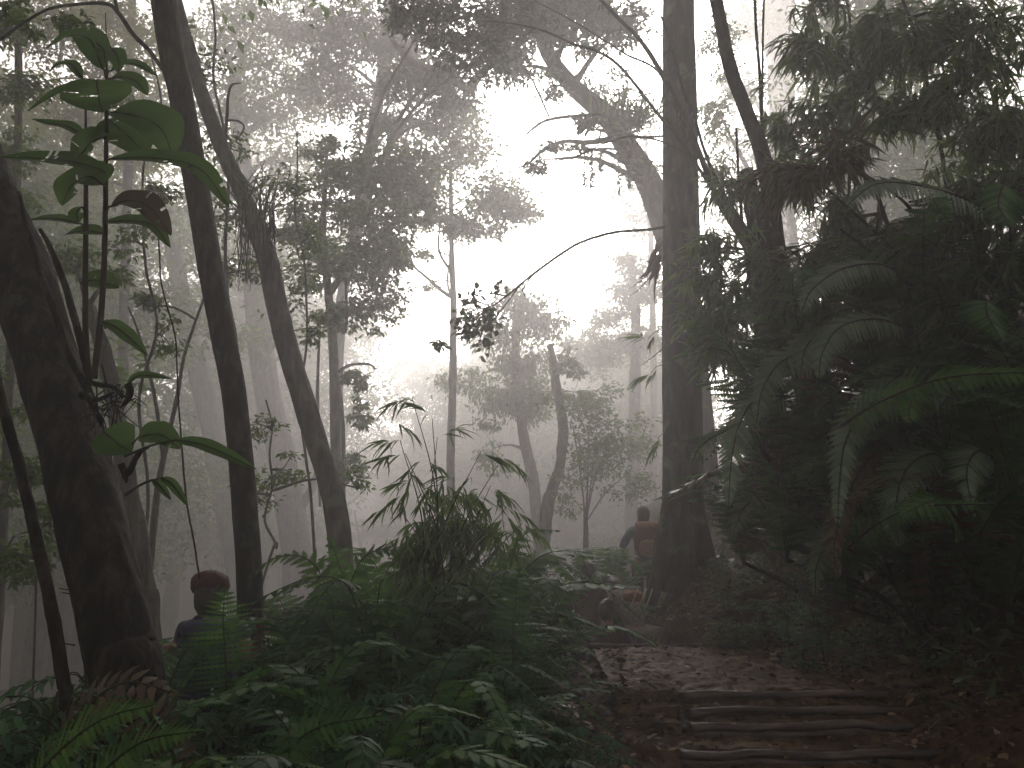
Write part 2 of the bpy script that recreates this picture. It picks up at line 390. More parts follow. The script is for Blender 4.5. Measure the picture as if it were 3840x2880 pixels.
# ------------------------------------------------------------------ trees
def pts3(pp, d):
    n=len(pp); dd=dm(interp(d,n))
    return np.array([P(q[0],q[1],dd[i]) for i,q in enumerate(pp)])
def down(pts, extra=.25):
    """carry the lower end of a trunk on to the ground"""
    a,b=np.array(pts[-2]),np.array(pts[-1]); v=b-a; v=v/abs(v[2]) if abs(v[2])>.1 else np.array([0,0,-1.])
    v=v*np.array([.6,.3,1]); v[2]=-1
    p=b.copy()
    for _ in range(140):
        if p[2]<g1(p[0],p[1])-extra: break
        p=p+v*.25
    return np.vstack([pts,p]) if np.linalg.norm(p-b)>.2 else np.array(pts)
def pxw(w,d): return np.asarray(w,float)/2/FPX*np.asarray(d,float)

def tree(name,label,trunk,d,w,bark,clouds=(),leaf='leaf_canopy',limbs=(),seg=12,rough=.05,group=None,ground=True,over=(),cat='tree',flare=0,style='leaf',shape='diamond',droop=.35,auto=True,twig=.006,tight=.34):
    pts=pts3(trunk,d)
    if ground: pts=down(pts)
    ws=interp(w,len(pts)); ds=pts[:,1]; r=pxw(ws,ds)
    if flare: r[-1]*=1+flare
    root=thing(name,label,cat,pts[-1],group)
    mb=MB(); c=tube(mb,pts,r,seg=seg,n=8,rough=rough)
    mats=[M[bark]]
    if flare:   # buttress roots
        for a in np.linspace(0,2*np.pi,7)[:-1]+rng.uniform(0,1):
            b=pts[-1]+np.array([0,0,.3]); R=r[-1]
            q=[b+np.array([math.cos(a)*R*.35,math.sin(a)*R*.35,.9]),b+np.array([math.cos(a)*R*.7,math.sin(a)*R*.7,.25]),b+np.array([math.cos(a)*R*1.35,math.sin(a)*R*1.35,-.45])]
            tube(mb,q,[R*.3,R*.38,R*.2],seg=8,n=5,rough=.04)
    mb.build('trunk',mats,root)
    for li in limbs:
        lp=pts3(li[0],li[1]); mb=MB(); tube(mb,lp,pxw(li[2],lp[:,1].mean()),seg=7,n=6,rough=.05)
        mb.build('branch',mats,root)
    if clouds or over:
        cr=MB()
        for cl in clouds:
            px,py,rx,ry,dd,n,Lf=cl[:7]; Lf*=max(1,float(dm(dd))/dd)**.8; dd=float(dm(dd))
            ce=P(px,py,dd); R=np.array([pxw(2*rx,dd),pxw(rx+ry,dd),pxw(2*ry,dd)])
            ctr=cloud(cr,ce,R,n,Lf,style=style,shape=shape,droop=droop,tight=tight,sub=cl[7] if len(cl)>7 else None)
            tw=MB()
            if auto:
                j=np.argmin(np.linalg.norm(c-ce,axis=1)+np.maximum(0,c[:,2]-ce[2])*1.5)
                s=c[j]; mid=(s+ce)/2+np.array([0,0,.12*np.linalg.norm(ce-s)])
                if np.linalg.norm(ce-s)>.3: tube(tw,[s,mid,ce],[max(twig*3,min(r)*.5),twig*1.6],seg=6,n=5,rough=.05)
                else: tube(tw,[s,ce],[twig*3,twig*2],seg=6,n=3)
                for q in ctr[:26]:
                    mm=(ce+q)/2+rng.normal(0,.08,3)*np.linalg.norm(q-ce)
                    tube(tw,[ce,mm,q],[twig*1.4,twig*.5],seg=4,n=3,cap=False)
            if tw.n: tw.build('limb',mats,root)
        for ce,R,n,Lf in over:  # unseen crown foliage overhead, added and thickened to shade the foreground
            ctr=cloud(cr,ce,R,int(n*SHADEK),Lf,tight=.5)
            tw=MB(); tube(tw,[c[0],(c[0]+np.array(ce))/2+np.array([0,0,.5]),ce],[r[0]*.7,.03],seg=6,n=4); tw.build('limb',mats,root)
        cr.build('crown',M[leaf],root)
    return root,c

# A: the thick dark leaning trunk at the left edge
tree('leaning_tree','thick dark rough-barked trunk leaning in from the left edge of the picture',
 [(-420,-300),(-160,420),(60,1000),(190,1400),(310,1800),(400,2200),(455,2450),(480,2600)],[4.6,4.2,3.7,3.6],[205,215,225,232,236,245,260],'bark_dark',seg=44,rough=.04,
 over=[((-5.5,3,9),(4,4.5,1.8),2000,.26)])
# B: slim straight dark trunk
tree('slim_tree','slim smooth nearly black trunk running from the top edge down into the ferns',
 [(540,-500),(612,0),(650,240),(685,390),(788,1000),(835,1250),(880,1500),(918,1900),(938,2250)],5.5,[100,98,95,92,90,92,96],'bark_dark',seg=20,rough=.012,
 over=[((-3.0,6.5,10.2),(3.6,3.6,1.3),2400,.22)])
# C: leaning trunk with a clump of epiphytes
tree('leaning_tree','leaning dark trunk behind the slim one, with a tuft of hanging roots halfway up',
 [(640,-60),(700,150),(755,350),(835,560),(905,720),(962,860),(1005,980),(1040,1160),(1095,1360),(1170,1600),(1232,1810),(1270,2000)],8.5,[48,56,62,74,82,82,84,90],'bark_grey',seg=18,rough=.03,
 limbs=[([(840,570),(850,450),(862,330),(905,310)],8.5,[16,12,6]),([(850,450),(895,455),(915,480),(885,530)],8.5,[10,6])],
 over=[((-3.6,9.5,10.2),(3,3,1.2),1500,.2)])
e=MB(); base=P(962,790,8.3)
for i in range(75):
    a=rng.uniform(0,6.28); x=base+np.array([math.cos(a)*.17,math.sin(a)*.17,rng.uniform(-.2,.15)])
    tube(e,[x,x+np.array([rng.normal(0,.03),rng.normal(0,.03),-.25]),x+np.array([rng.normal(0.02,.05),rng.normal(0,.05),-rng.uniform(.35,.75)])],[.006,.003],seg=4,n=3,m=1,cap=False)
n=90; pos=base+rng.normal(size=(n,3))*np.array([.14,.14,.16])
dr=nrm(rng.normal(size=(n,3)))*.6+np.array([0,0,.7]); leaves(e,pos,dr,rng.normal(size=(n,3)),rng.uniform(.2,.5,n),.025,'long',0)
tag(e.build('epiphyte',[M['leaf_dark'],M['stem_brown']],origin=base),'tufted epiphyte with straight hanging roots on the leaning trunk','epiphyte')
# G: the big upright trunk right of the gap
tree('big_tree','big straight upright trunk just right of the bright gap, standing on the bank',
 [(2520,-700),(2538,-300),(2545,0),(2549,400),(2553,800),(2556,1200),(2560,1600),(2562,1850),(2566,2050)],9.5,[112,120,128,138,146,148,150,156,190],'bark_big',seg=34,rough=.018,flare=.12,
 over=[((3.0,9,13.5),(4.5,4.5,2),2600,.26)])
# H: leaning tree behind it
tree('leaning_tree','pale leaning trunk crossing the gap and passing behind the big upright trunk',
 [(1995,-260),(2012,0),(2032,130),(2071,229),(2161,337),(2270,434),(2355,560),(2436,690),(2500,860),(2556,1060),(2600,1400),(2640,1900)],11.8,[60,56,60,72,90,104,112,118,124],'bark_big',
 [(1960,60,160,110,11.6,1500,.13),(2180,60,200,70,11.6,1300,.13),(2330,120,130,110,11.6,1000,.12),(2080,-20,200,60,11.6,1300,.12),(1930,250,110,80,11.6,500,.12),(2240,300,150,60,12.8,240,.12),(2130,150,120,60,11.6,500,.12),(2200,480,90,50,11.4,300,.11),(2120,560,70,50,11.4,180,.11),(2010,600,60,40,11.4,150,.11),(2400,640,60,60,11.6,220,.11),(2060,320,60,90,11.6,240,.11)],seg=22,rough=.03,
 limbs=[([(2300,520),(2200,535),(2120,530),(2040,560),(1985,610),(1920,640)],11.4,[26,18,14,5]),
        ([(2290,440),(2210,432),(2110,440),(2040,455),(1990,490),(1965,520)],11.4,[16,14,12,5]),
        ([(2330,560),(2230,560),(2160,590),(2115,610)],11.3,[10,8,4]),
        ([(2060,440),(2020,350),(1990,290),(1950,240)],11.5,[8,9,5]),
        ([(2490,510),(2420,515),(2350,512),(2260,540)],11.2,[10,12,6])],leaf='leaf_dark')
e=MB(); base=PD(2345,465,11.75)
n=420; pos=base+rng.normal(size=(n,3))*np.array([.3,.22,.15]); dr=rng.normal(size=(n,3))*.5+np.array([0,-.2,.55])
leaves(e,pos,dr,rng.normal(size=(n,3)),rng.uniform(.3,.75,n),.04,'long')
tag(e.build('epiphyte',M['leaf_mid'],origin=base),'grassy green epiphyte tuft on the pale leaning trunk','epiphyte')
for (x,y0,y1,lab) in [(2192,560,720,'leftmost short hanging vine chain under the leaning trunk'),(2218,560,735,'hanging vine chain right beside the leftmost one'),(2252,570,650,'shortest hanging vine in the middle under the leaning trunk'),(2318,550,750,'longest hanging vine chain, nearest the big upright trunk'),(2358,600,720,'thin hanging vine next to the longest one')]:
    e=MB(); top=PD(x,y0-25,11.4); L_=(y1-y0)/FPX*float(dm(11.4))+.1
    line=[top,top-np.array([.01,0,L_*.5]),top-np.array([-.01,0,L_])]; c=tube(e,line,.006,seg=4,n=12,m=1)
    k=60; t=rng.uniform(0.15,1,k); pos=top-np.array([0,0,1])*(t*L_)[:,None]; dr=rng.normal(size=(k,3))+np.array([0,0,-.8]); leaves(e,pos,dr,rng.normal(size=(k,3)),.09,.045,'oval')
    tag(e.build('hanging_vine',[M['leaf_dark'],M['stem_brown']],origin=top),lab,'vine','vines hanging from the leaning trunk')
# branch of the big trunk with its leaf cluster
root=thing('bare_branch','long thin bare branch arching left from the big trunk to a round-leaved cluster','branch',P(2484,855,9.3))
mb=MB(); tube(mb,pts3([(2490,852),(2420,862),(2300,872),(2180,908),(2100,955),(2010,1020),(1950,1068),(1900,1110),(1850,1145),(1800,1160)],[9.3,9.0,8.6,8.4]),pxw([13,12,11,8,5],8.6),seg=8,n=5,rough=.08)
for q in [[(2190,905),(2200,925)],[(2298,873),(2300,895)],[(2000,1028),(1960,1085),(1970,1110)],[(1950,1070),(1890,1150),(1830,1230)],[(1900,1110),(1800,1100),(1740,1160)]]:
    tube(mb,pts3(q,8.5),pxw([7,3],8.5),seg=5,n=3)
mb.build('branch',M['stem_brown'],root)
for (x,y,rx,ry,n) in [(1765,1120,45,45,70),(1790,1190,60,50,95),(1720,1210,40,35,60),(1800,1270,45,40,60),(1650,1290,40,14,30),(1870,1075,18,20,22),(1840,1190,30,50,50),(1740,1260,60,20,40)]:
    mb=MB(); ce=P(x,y,8.5); cs=cloud(mb,ce,(pxw(2*rx,8.5),.14,pxw(2*ry,8.5)),int(n*.8),.085,W=.055,shape='oval',sub=7,tight=.45,flat=.8)
    for q_ in cs: tube(mb,[P(1840,1150,8.5),ce,q_],[.005,.003],seg=5,n=3,m=1)
    mb.build('leaf_cluster',[M['leaf_dark'],M['stem_brown']],root)
mb=MB(); top=P(2478,880,9.1)
k=16; pos=top+np.stack([rng.normal(0,.03,k),rng.normal(0,.02,k),rng.uniform(-.35,0,k)],1); dr=P(2370,1085,9.1)-top+rng.normal(size=(k,3))*.05
leaves(mb,pos,dr,rng.normal(size=(k,3)),rng.uniform(.35,.6,k),.05,'long')
tag(mb.build('dead_leaf',M['fern_dead'],origin=top),'dark withered leaf strip hanging from the left side of the big trunk','leaf')
# I: slim dark right trunk, J: a second behind it
tree('slim_tree','slim black trunk curving down from the top edge at the right of the big trunk',
 [(2560,-500),(2685,0),(2735,241),(2800,422),(2858,573),(2890,753),(2915,930),(2950,1100),(3000,1230),(3050,1400),(3080,1700)],[6.2,6.2,6.2,6.2,6.2,6.2,6.3,6.6,7.2,8.2,9.6],[48,52,56,64,66,66,72,80],'bark_dark',seg=18,rough=.02,
 over=[((4.5,5.5,10.5),(4,4,1.5),2600,.25),((3.5,1,10),(4,4,1.8),2000,.28),((-1,0,10.5),(4,4,1.5),2000,.28)])
tree('slim_tree','dark mossy trunk half hidden in leaves just behind the curving black trunk',
 [(2800,640),(2830,800),(2850,950),(2862,1100),(2880,1300),(2900,1600)],[7.3,7.3,7.6,8.6,9.8],[60,80,88,90],'bark_dark',seg=16,rough=.05)
tree('bamboo_culm','pair of thin dark stems rising to the top edge beside the curving black trunk',
 [(2828,-80),(2835,100),(2848,270),(2856,430),(2870,600),(2890,900),(2900,1300)],[6.6,6.6,6.6,6.6,7,8,9.5],[12,14,15,16],'bark_dark',limbs=[([(2868,-60),(2862,80),(2860,250),(2858,420)],6.6,[9,10,10])],seg=8,rough=.02,cat='bamboo')
tree('big_tree','wide pale trunk faint in the mist at the top, right of the curving black trunk',
 [(2925,-300),(2925,0),(2925,180),(2928,300),(2930,600),(2930,1000),(2935,1400)],21,[150,112,98,80,80],'bark_grey',
 [(2800,90,110,110,19,1100,.15),(3080,80,140,110,19,1500,.15),(2780,330,90,80,18,900,.15),(3050,350,110,120,19,1200,.15),(2830,520,120,100,18,1100,.15),(2700,430,70,120,12,700,.10),(2690,180,60,140,12,700,.10),(2720,620,80,90,12,500,.10),(3250,500,160,120,18,1200,.15)],seg=18,rough=.04)
# arching bare culms crossing in front of the gap, top right
ARC=[([(2740,800),(2660,690),(2560,545),(2450,405),(2330,255),(2245,195),(2150,165),(2050,120),(1930,90),(1800,78)],8.6,[17,15,13,11,8,4],'long bare culm arching from behind the big trunk to the top left of the gap'),
     ([(2700,760),(2600,520),(2480,275),(2400,150),(2330,80),(2235,-20)],8.2,[26,24,20,16,14],'thickest bare culm crossing the big trunk near the top edge'),
     ([(2640,620),(2540,430),(2470,270),(2350,205),(2280,160),(2150,80),(2000,0)],8.8,[10,9,7,4],'thin culm bending left above the long arching one'),
     ([(2700,700),(2640,560),(2610,460),(2560,330),(2520,180),(2480,60)],8.0,[14,12,8],'short upright culm between the big trunk and the leaf mass'),
     ([(2700,720),(2650,600),(2600,590),(2480,530),(2370,512),(2260,540),(2150,590),(2040,608)],8.6,[8,8,6,4],'thin culm arching low across the leaning pale trunk')]
for pp,d,w_,lab in ARC:
    q=pts3(pp,d); root=thing('bamboo_culm',lab,'bamboo',q[0],None)
    # lower end carried down into the thicket
    s=np.array([q[0][0]+.55,q[0][1]-.1,q[0][2]-1.3]); s2=np.array([q[0][0]+.9,q[0][1]-.1,g1(q[0][0]+.9,q[0][1]-.1)])
    root.location=tuple(s2)
    mb=MB(); tube(mb,np.vstack([s2,s,q]),pxw([w_[0]]+w_,d),seg=8,n=6,rough=.02); mb.build('stem',M['stem_brown'],root)
    mb=MB(); c=smooth(q,8); k=70; idx=rng.integers(len(c)//3,len(c),k)
    cloud_pos=c[idx]+rng.normal(size=(k,3))*np.array([.12,.1,.06])-np.array([0,0,.03]); dr=rng.normal(size=(k,3))*.6+np.array([-.3,0,-1]); leaves(mb,cloud_pos,dr,rng.normal(size=(k,3)),rng.uniform(.08,.17,k),.016,'long')
    mb.build('foliage',M['leaf_dark'],root)
# ------------------------------------------------------------------ trees standing in the mist
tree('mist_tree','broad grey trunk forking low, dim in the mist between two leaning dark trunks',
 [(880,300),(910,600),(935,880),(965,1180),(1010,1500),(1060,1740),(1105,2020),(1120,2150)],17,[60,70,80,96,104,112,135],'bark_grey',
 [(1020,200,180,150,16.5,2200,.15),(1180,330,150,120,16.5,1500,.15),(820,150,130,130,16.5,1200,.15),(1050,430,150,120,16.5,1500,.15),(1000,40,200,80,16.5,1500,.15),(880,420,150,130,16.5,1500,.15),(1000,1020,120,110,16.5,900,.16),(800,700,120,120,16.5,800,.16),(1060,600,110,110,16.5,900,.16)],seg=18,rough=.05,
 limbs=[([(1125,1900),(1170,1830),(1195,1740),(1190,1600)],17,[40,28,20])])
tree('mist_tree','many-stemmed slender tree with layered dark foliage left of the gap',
 [(1230,560),(1222,640),(1215,760),(1212,900),(1232,1100),(1248,1300),(1256,1550),(1262,1850),(1268,2050)],12,[8,18,30,36,40,44],'bark_grey',
 [(1430,830,160,90,11.6,1300,.11,50),(1360,960,180,110,11.6,1800,.11,70),(1260,760,170,110,12,1300,.11,55),(1440,1060,120,100,12,900,.11,40),(1400,1160,120,90,12,900,.11,40),(1150,850,130,110,12,1200,.11,40),(1520,640,150,90,12,1700,.11,50),(1380,680,150,90,12,1700,.11,50),
  (1560,760,110,80,12,1200,.12),(1200,1000,110,110,12.4,900,.12),(1240,1180,80,60,12,500,.11),(1300,600,160,90,12.4,1500,.12),(1330,1440,60,70,12,420,.11),(1340,1560,50,45,12,300,.11),(1330,1730,50,40,12,380,.1),(1480,950,80,80,12,900,.12)],
 limbs=[([(1232,1105),(1300,1010),(1370,930),(1440,865),(1500,820)],11.8,[28,22,18,12]),([(1285,1950),(1288,1700),(1280,1520),(1262,1400)],12,[18,16,12]),([(1262,1400),(1310,1370),(1380,1365),(1410,1385)],12,[14,8]),([(1238,1120),(1290,1250),(1300,1150),(1290,1000)],12,[12,10]),([(1200,1900),(1190,1500),(1200,1200)],12.3,[10,14,8])],
 seg=12,rough=.05,tight=.2)
tree('mist_tree','slim pale trunk rising alone up the middle with a round leafy head',
 [(1690,600),(1692,830),(1695,1000),(1700,1120),(1700,1300),(1696,1500),(1690,1720),(1690,1900)],14,[14,22,26,30,32,34],'bark_grey',
 [(1700,560,160,110,14,2200,.12,70),(1850,720,140,100,13.8,1900,.12,60),(1600,700,120,100,14,1600,.12,50),(1780,840,150,70,14,1500,.12,50),(1950,790,80,60,13.8,900,.12),(1640,830,110,60,14,800,.12,30),(1740,430,100,100,14,1000,.12,40),(1590,950,60,30,14,160,.1),(1620,1060,30,40,14,110,.1)],
 limbs=[([(1694,1115),(1650,1085),(1600,1040),(1545,990),(1520,920),(1528,860)],14,[16,12,8,5]),([(1697,1020),(1665,980),(1645,930),(1648,850)],14,[14,10,7]),([(1692,1120),(1678,1050),(1690,960)],14,[10,6])],seg=10,rough=.05,tight=.26)
# foliage mass hanging over the top centre
tree('canopy_tree','tall tree whose dark leafy boughs hang across the top centre',
 [(1520,-300),(1490,-100),(1462,30),(1430,300),(1380,600),(1320,900),(1275,1200),(1262,1600),(1262,1900)],15,[40,44,46,44,44,50],'bark_grey',
 [(1380,110,190,120,14.5,3400,.12),(1230,230,130,120,14.5,1500,.12),(1500,180,140,120,14,1900,.12),(1650,430,130,70,13,900,.11),(1600,60,190,100,10.3,2400,.10),(1780,190,150,110,10.3,1700,.10),(1870,60,160,90,10.3,1700,.10),(1550,290,180,90,13,2200,.12),(1700,330,130,70,12,1300,.11),(1480,480,170,90,14,1800,.13),(1300,330,150,120,15,1500,.14),(1160,120,150,90,16,1300,.15),(1900,190,80,90,12,900,.11)],
 limbs=[([(1462,140),(1540,230),(1620,262),(1700,300),(1752,332),(1800,280),(1850,225),(1900,150)],12.2,[20,26,34,34,28,14]),([(1750,335),(1732,375),(1728,420)],12.2,[10,5]),([(1755,335),(1760,400),(1745,440),(1780,470)],12.2,[7,3])],seg=12,leaf='leaf_dark',tight=.27)
tree('mist_tree','crooked grey snag with a broken top in the middle of the misty hollow',
 [(2062,1290),(2075,1350),(2085,1450),(2106,1560),(2112,1640),(2098,1760),(2065,1850),(2045,1960)],13.2,[20,34,36,38,44,48],'bark_grey',
 [(2130,1370,60,40,13.2,240,.12),(2150,1470,50,70,13.2,240,.12),(2100,1330,50,30,13.2,120,.1),(2040,1500,40,40,13.2,90,.1)],seg=12,rough=.12)
tree('mist_tree','round-headed drooping tree faint in the hollow left of the crooked snag',
 [(1935,1180),(1935,1330),(1945,1480),(1965,1640),(1990,1760),(2010,1900)],15.5,[30,38,42,46],'bark_grey',
 [(1950,1140,110,70,15.5,1300,.13),(2030,1200,110,90,15.5,1100,.13),(1860,1250,100,90,15.5,1000,.13),(1900,1480,110,110,15.5,1200,.13),(2000,1500,100,110,15.5,1100,.13),(1850,1680,70,130,15.5,450,.13),(1760,1430,110,60,16,600,.13),(1990,1370,120,70,15.5,900,.13)],seg=10,rough=.06,style='leaf',droop=.9)
tree('mist_tree','tall ragged tree faint at the right lip of the bright gap',
 [(2370,960),(2375,1080),(2385,1250),(2380,1500),(2370,1900)],18,[20,40,46,56],'bark_grey',
 [(2370,1000,50,70,18,700,.14),(2340,1130,90,70,18,1100,.14),(2280,1190,70,60,18,700,.14),(2430,1060,80,110,18,1300,.14),(2300,1290,110,70,18,1300,.14),(2420,1280,90,90,18,1200,.14),(2200,1290,80,50,18.5,700,.14),(2250,1350,120,60,18.5,1100,.14)],seg=10,rough=.06)
tree('sapling','pale green bushy sapling fanning out of one foot below the crooked snag',
 [(2195,1900),(2196,1960),(2197,2050)],12.4,[12,20,24],'bark_grey',
 [(2190,1560,100,90,12.4,700,.1),(2280,1680,120,90,12.4,850,.1),(2180,1740,90,90,13,500,.1),(2340,1800,100,90,13,600,.1),(2250,1480,70,60,13,380,.1),(2400,1650,80,110,13.5,500,.1),(2130,1900,60,60,13,200,.09)],leaf='leaf_mid',auto=False,
 limbs=[([(2196,1960),(2180,1800),(2150,1600)],13,[8,5]),([(2196,1960),(2205,1780),(2210,1560)],13,[9,4]),([(2196,1960),(2230,1800),(2290,1640)],13,[8,4]),([(2196,1960),(2270,1850),(2350,1780)],13,[7,3]),([(2196,1960),(2215,1820),(2250,1500)],13,[6,3])],seg=8)
tree('mist_tree','leafy crown faint behind the leaning pale trunk, right of the gap',
 [(2420,500),(2430,700),(2440,900),(2450,1300),(2450,1800)],20,[16,22,26,30],'bark_grey',
 [(2340,720,120,90,20,620,.16),(2420,830,90,90,20,600,.16),(2280,620,80,60,20,200,.16),(2400,640,80,60,20,320,.16)],seg=8,rough=.05,leaf='leaf_mid')
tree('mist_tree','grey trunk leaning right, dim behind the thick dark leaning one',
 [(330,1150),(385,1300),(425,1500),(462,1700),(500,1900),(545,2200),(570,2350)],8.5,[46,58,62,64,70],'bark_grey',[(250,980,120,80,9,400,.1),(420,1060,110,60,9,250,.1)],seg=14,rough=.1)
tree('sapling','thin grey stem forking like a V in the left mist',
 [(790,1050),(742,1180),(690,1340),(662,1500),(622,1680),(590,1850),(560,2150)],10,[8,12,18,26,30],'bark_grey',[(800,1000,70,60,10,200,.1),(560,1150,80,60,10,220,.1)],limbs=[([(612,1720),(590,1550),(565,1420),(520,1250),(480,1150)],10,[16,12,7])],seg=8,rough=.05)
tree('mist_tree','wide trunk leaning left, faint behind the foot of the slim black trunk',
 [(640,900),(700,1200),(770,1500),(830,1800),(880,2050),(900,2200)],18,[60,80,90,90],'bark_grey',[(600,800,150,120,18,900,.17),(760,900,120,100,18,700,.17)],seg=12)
tree('mist_tree','upright misty tree with yellowish leaves beside the slim black trunk, upper left',
 [(500,-200),(490,200),(480,600),(470,1000),(460,1400),(440,1900),(430,2300)],13,[30,36,40,44],'bark_grey',
 [(420,250,180,130,12.5,1900,.11,50),(250,420,170,130,12.5,1500,.11,40),(480,560,130,100,13,1100,.11,30),(180,90,220,130,12,2600,.11,60),(420,40,170,90,12.5,1600,.11,40),(330,700,150,100,13,900,.11),(590,130,130,110,13,1100,.11,30),(60,330,150,130,13,1300,.11,30)],seg=10,leaf='leaf_yellow')
tree('mist_tree','crowded leafy tree close to the left edge, in front of the mist',
 [(60,-200),(70,300),(60,800),(40,1300),(20,1800),(0,2200)],10,[26,30,34,40],'bark_grey',
 [(60,120,120,90,9,500,.1),(90,320,130,90,9,450,.1),(40,560,110,90,9,420,.1),(60,760,110,80,9.5,350,.1),(-30,1500,70,130,8,300,.1),(60,1780,60,120,8,280,.1),(100,2100,90,90,8,320,.1)],seg=10,leaf='leaf_mid')
for lab,tr,dd,w_,cl in [
 ('thin green-leaved tree between the two leaning dark trunks, upper part leafy',[(770,-60),(800,300),(850,700),(880,1100),(900,1500),(905,2000)],9.5,[12,18,22],[(780,250,90,90,9.5,260,.09),(860,560,90,80,9.5,240,.09),(800,820,80,90,9.5,240,.09),(930,1010,70,60,9.5,160,.09)]),
 ('thin leafy sapling seen behind the epiphyte trunk',[(1090,500),(1100,800),(1120,1100),(1150,1500),(1150,1950)],9.8,[8,12,16],[(1100,700,80,80,9.8,220,.09),(1150,900,80,80,9.8,260,.09),(1090,1100,70,70,9.8,180,.09),(1190,1250,60,70,9.8,180,.09)]),
 ('leafy thin tree between the big-leaved plant and the slim black trunk',[(560,200),(555,600),(540,1000),(530,1500),(525,2200)],9,[10,14,18],[(520,420,80,90,9,240,.09),(590,700,70,80,9,220,.09),(500,900,80,80,9,200,.09),(600,1250,60,90,9,160,.09)]),
 ('low leafy sapling in the mist at the foot of the two leaning trunks',[(1000,1500),(1010,1700),(1020,1950),(1020,2150)],9.3,[8,12,14],[(1000,1600,70,70,9.3,180,.08),(1060,1760,70,60,9.3,200,.08),(960,1850,60,70,9.3,180,.08),(1340,1830,60,70,9.3,160,.08)]),
 ('low leafy sapling at the left behind the outermost thin trunk',[(170,1300),(150,1600),(140,1900),(130,2300)],6.5,[6,9,12],[(170,1500,70,90,6.5,120,.09),(110,1750,80,80,6.5,130,.09),(190,1960,70,70,6.5,110,.09),(60,2080,70,90,6.3,120,.09)])]:
    tr=[(x+rng.normal(0,22),y) for x,y in smooth([(*q,0) for q in tr],2)[:,:2]]; w_=[q*.75 for q in w_]
    tree('sapling',lab,tr,dd,w_,'bark_grey',cl,leaf='leaf_mid',seg=7,rough=.05,tight=.4)
# V: arching branch at the top left
root=thing('arching_branch','thin dark branch arching across the top left corner in front of the leaves','branch',P(-40,160,5.4))
mb=MB(); tube(mb,pts3([(-60,190),(0,150),(75,95),(180,35),(300,15),(400,15),(445,50),(500,130),(560,190),(610,262)],[5.2,5.5]),pxw([12,11,10,14,18,18,16],5.4),seg=8,n=5,rough=.05)
tube(mb,pts3([(440,40),(420,-60),(400,-150)],5.4),pxw([14,12],5.4),seg=8,n=4)
mb.build('branch',M['bark_dark'],root)
mb=MB()
for (x,y,rx,ry,n) in [(40,20,60,50,60),(110,110,40,30,26),(250,60,90,40,60),(60,60,60,60,50),(320,110,60,40,30)]:
    cloud(mb,P(x,y,5.4),(pxw(2*rx,5.4),.12,pxw(2*ry,5.4)),n,.08,sub=7,shape='oval')
mb.build('foliage',M['leaf_mid'],root)
# hanging thin vine in front of the left mist
mb=MB(); q=pts3([(585,800),(597,930),(603,1050),(630,1160),(657,1262),(664,1390),(669,1503),(676,1600),(683,1700),(702,1900),(720,1990),(735,2080),(748,2170)],4.8)
tube(mb,q,pxw([6,6,7,7],4.8),seg=6,n=5,rough=.15)
tag(mb.build('hanging_vine',M['stem_brown'],origin=q[0]),'single wiry vine hanging down the left mist to the maroon head','vine')
# left thin dark stems
for lab,pp,d,w_ in [('dark thin trunk leaning along the lower left edge, outermost left',[(-90,1100),(0,1480),(60,1700),(105,1880),(150,2080),(195,2300),(240,2560),(250,2700)],3.3,[34,40,46,50]),
              ('thin dark stem parallel to the thick leaning trunk, left of the big-leaved plant',[(70,720),(95,830),(125,930),(160,1050),(210,1180),(260,1330),(330,1470)],3.5,[14,24,26,28]),
              ('second thin dark stem, closest to the big-leaved plant',[(150,860),(190,930),(240,1060),(268,1150),(300,1270),(328,1400)],3.4,[14,24,28,28])]:
    tree('thin_stem',lab,pp,d,w_,'bark_dark',seg=10,rough=.05,ground=(w_[0]>30),cat='stem')
mb=MB(); q=pts3([(262,2080),(278,2200),(285,2300),(300,2400),(320,2500),(345,2560)],3.4); tube(mb,q,pxw([7,9,10],3.4),seg=6,n=4,rough=.1)
for yy,s in [(2230,-50),(2215,-60),(2420,-45),(2130,-40)]: tube(mb,pts3([(282,yy),(282+s,yy-8)],3.4),pxw([6,4],3.4),seg=5)
tag(mb.build('twig',M['bark_dark'],origin=q[0]),'thin forked twig standing between the outermost stem and the thick trunk','twig')
# far wood: three shapes of tree, repeated
PROTO=[]
def far_proto(k):
    root=thing('far_tree','','tree',(0,0,0)); mb=MB(); H=[15,18,13][k]
    c=tube(mb,[(0,0,-1),(rng.normal(0,.3),rng.normal(0,.3),H*.4),(rng.normal(0,.8),rng.normal(0,.5),H*.75),(rng.normal(0,1),0,H)],[.3,.22,.16,.05],seg=8,n=5,rough=.1)
    cr=MB()
    for i in range(15):
        z=H*rng.uniform(.28,1.0); a=rng.uniform(0,6.28); rr=rng.uniform(.6,3.6)*(1.25-z/H*.6)
        ce=np.array([math.cos(a)*rr,math.sin(a)*rr,z]); j=np.argmin(np.abs(c[:,2]-z+.8)); tube(mb,[c[j],(c[j]+ce)/2+[0,0,.2],ce],[.07,.02],seg=5,n=3)
        cloud(cr,ce,(1.9,1.9,1.2),640,.22,sub=14,tight=.32)
    t=mb.build('trunk',M['bark_grey'],root); cc=cr.build('crown',M['leaf_canopy'],root)
    return root,[t,cc]
def copy_thing(root,kids,loc,rz,s,label,group,name=None):
    r=root.copy(); COL.objects.link(r); r.location=loc; r.rotation_euler=(0,0,rz); r.scale=(s,s,s); r['label']=label
    if group: r['group']=group
    for ch in kids:
        c=ch.copy(); COL.objects.link(c); c.parent=r
    return r
protos=[far_proto(k) for k in range(3)]
FAR=[]
for i in range(16): FAR.append((rng.uniform(-1.15,-.4)*30,rng.uniform(26,42),rng.uniform(1.15,1.6)))
for i in range(16): FAR.append((rng.uniform(-.9,-.27)*60,rng.uniform(46,74),rng.uniform(1.6,2.1)))
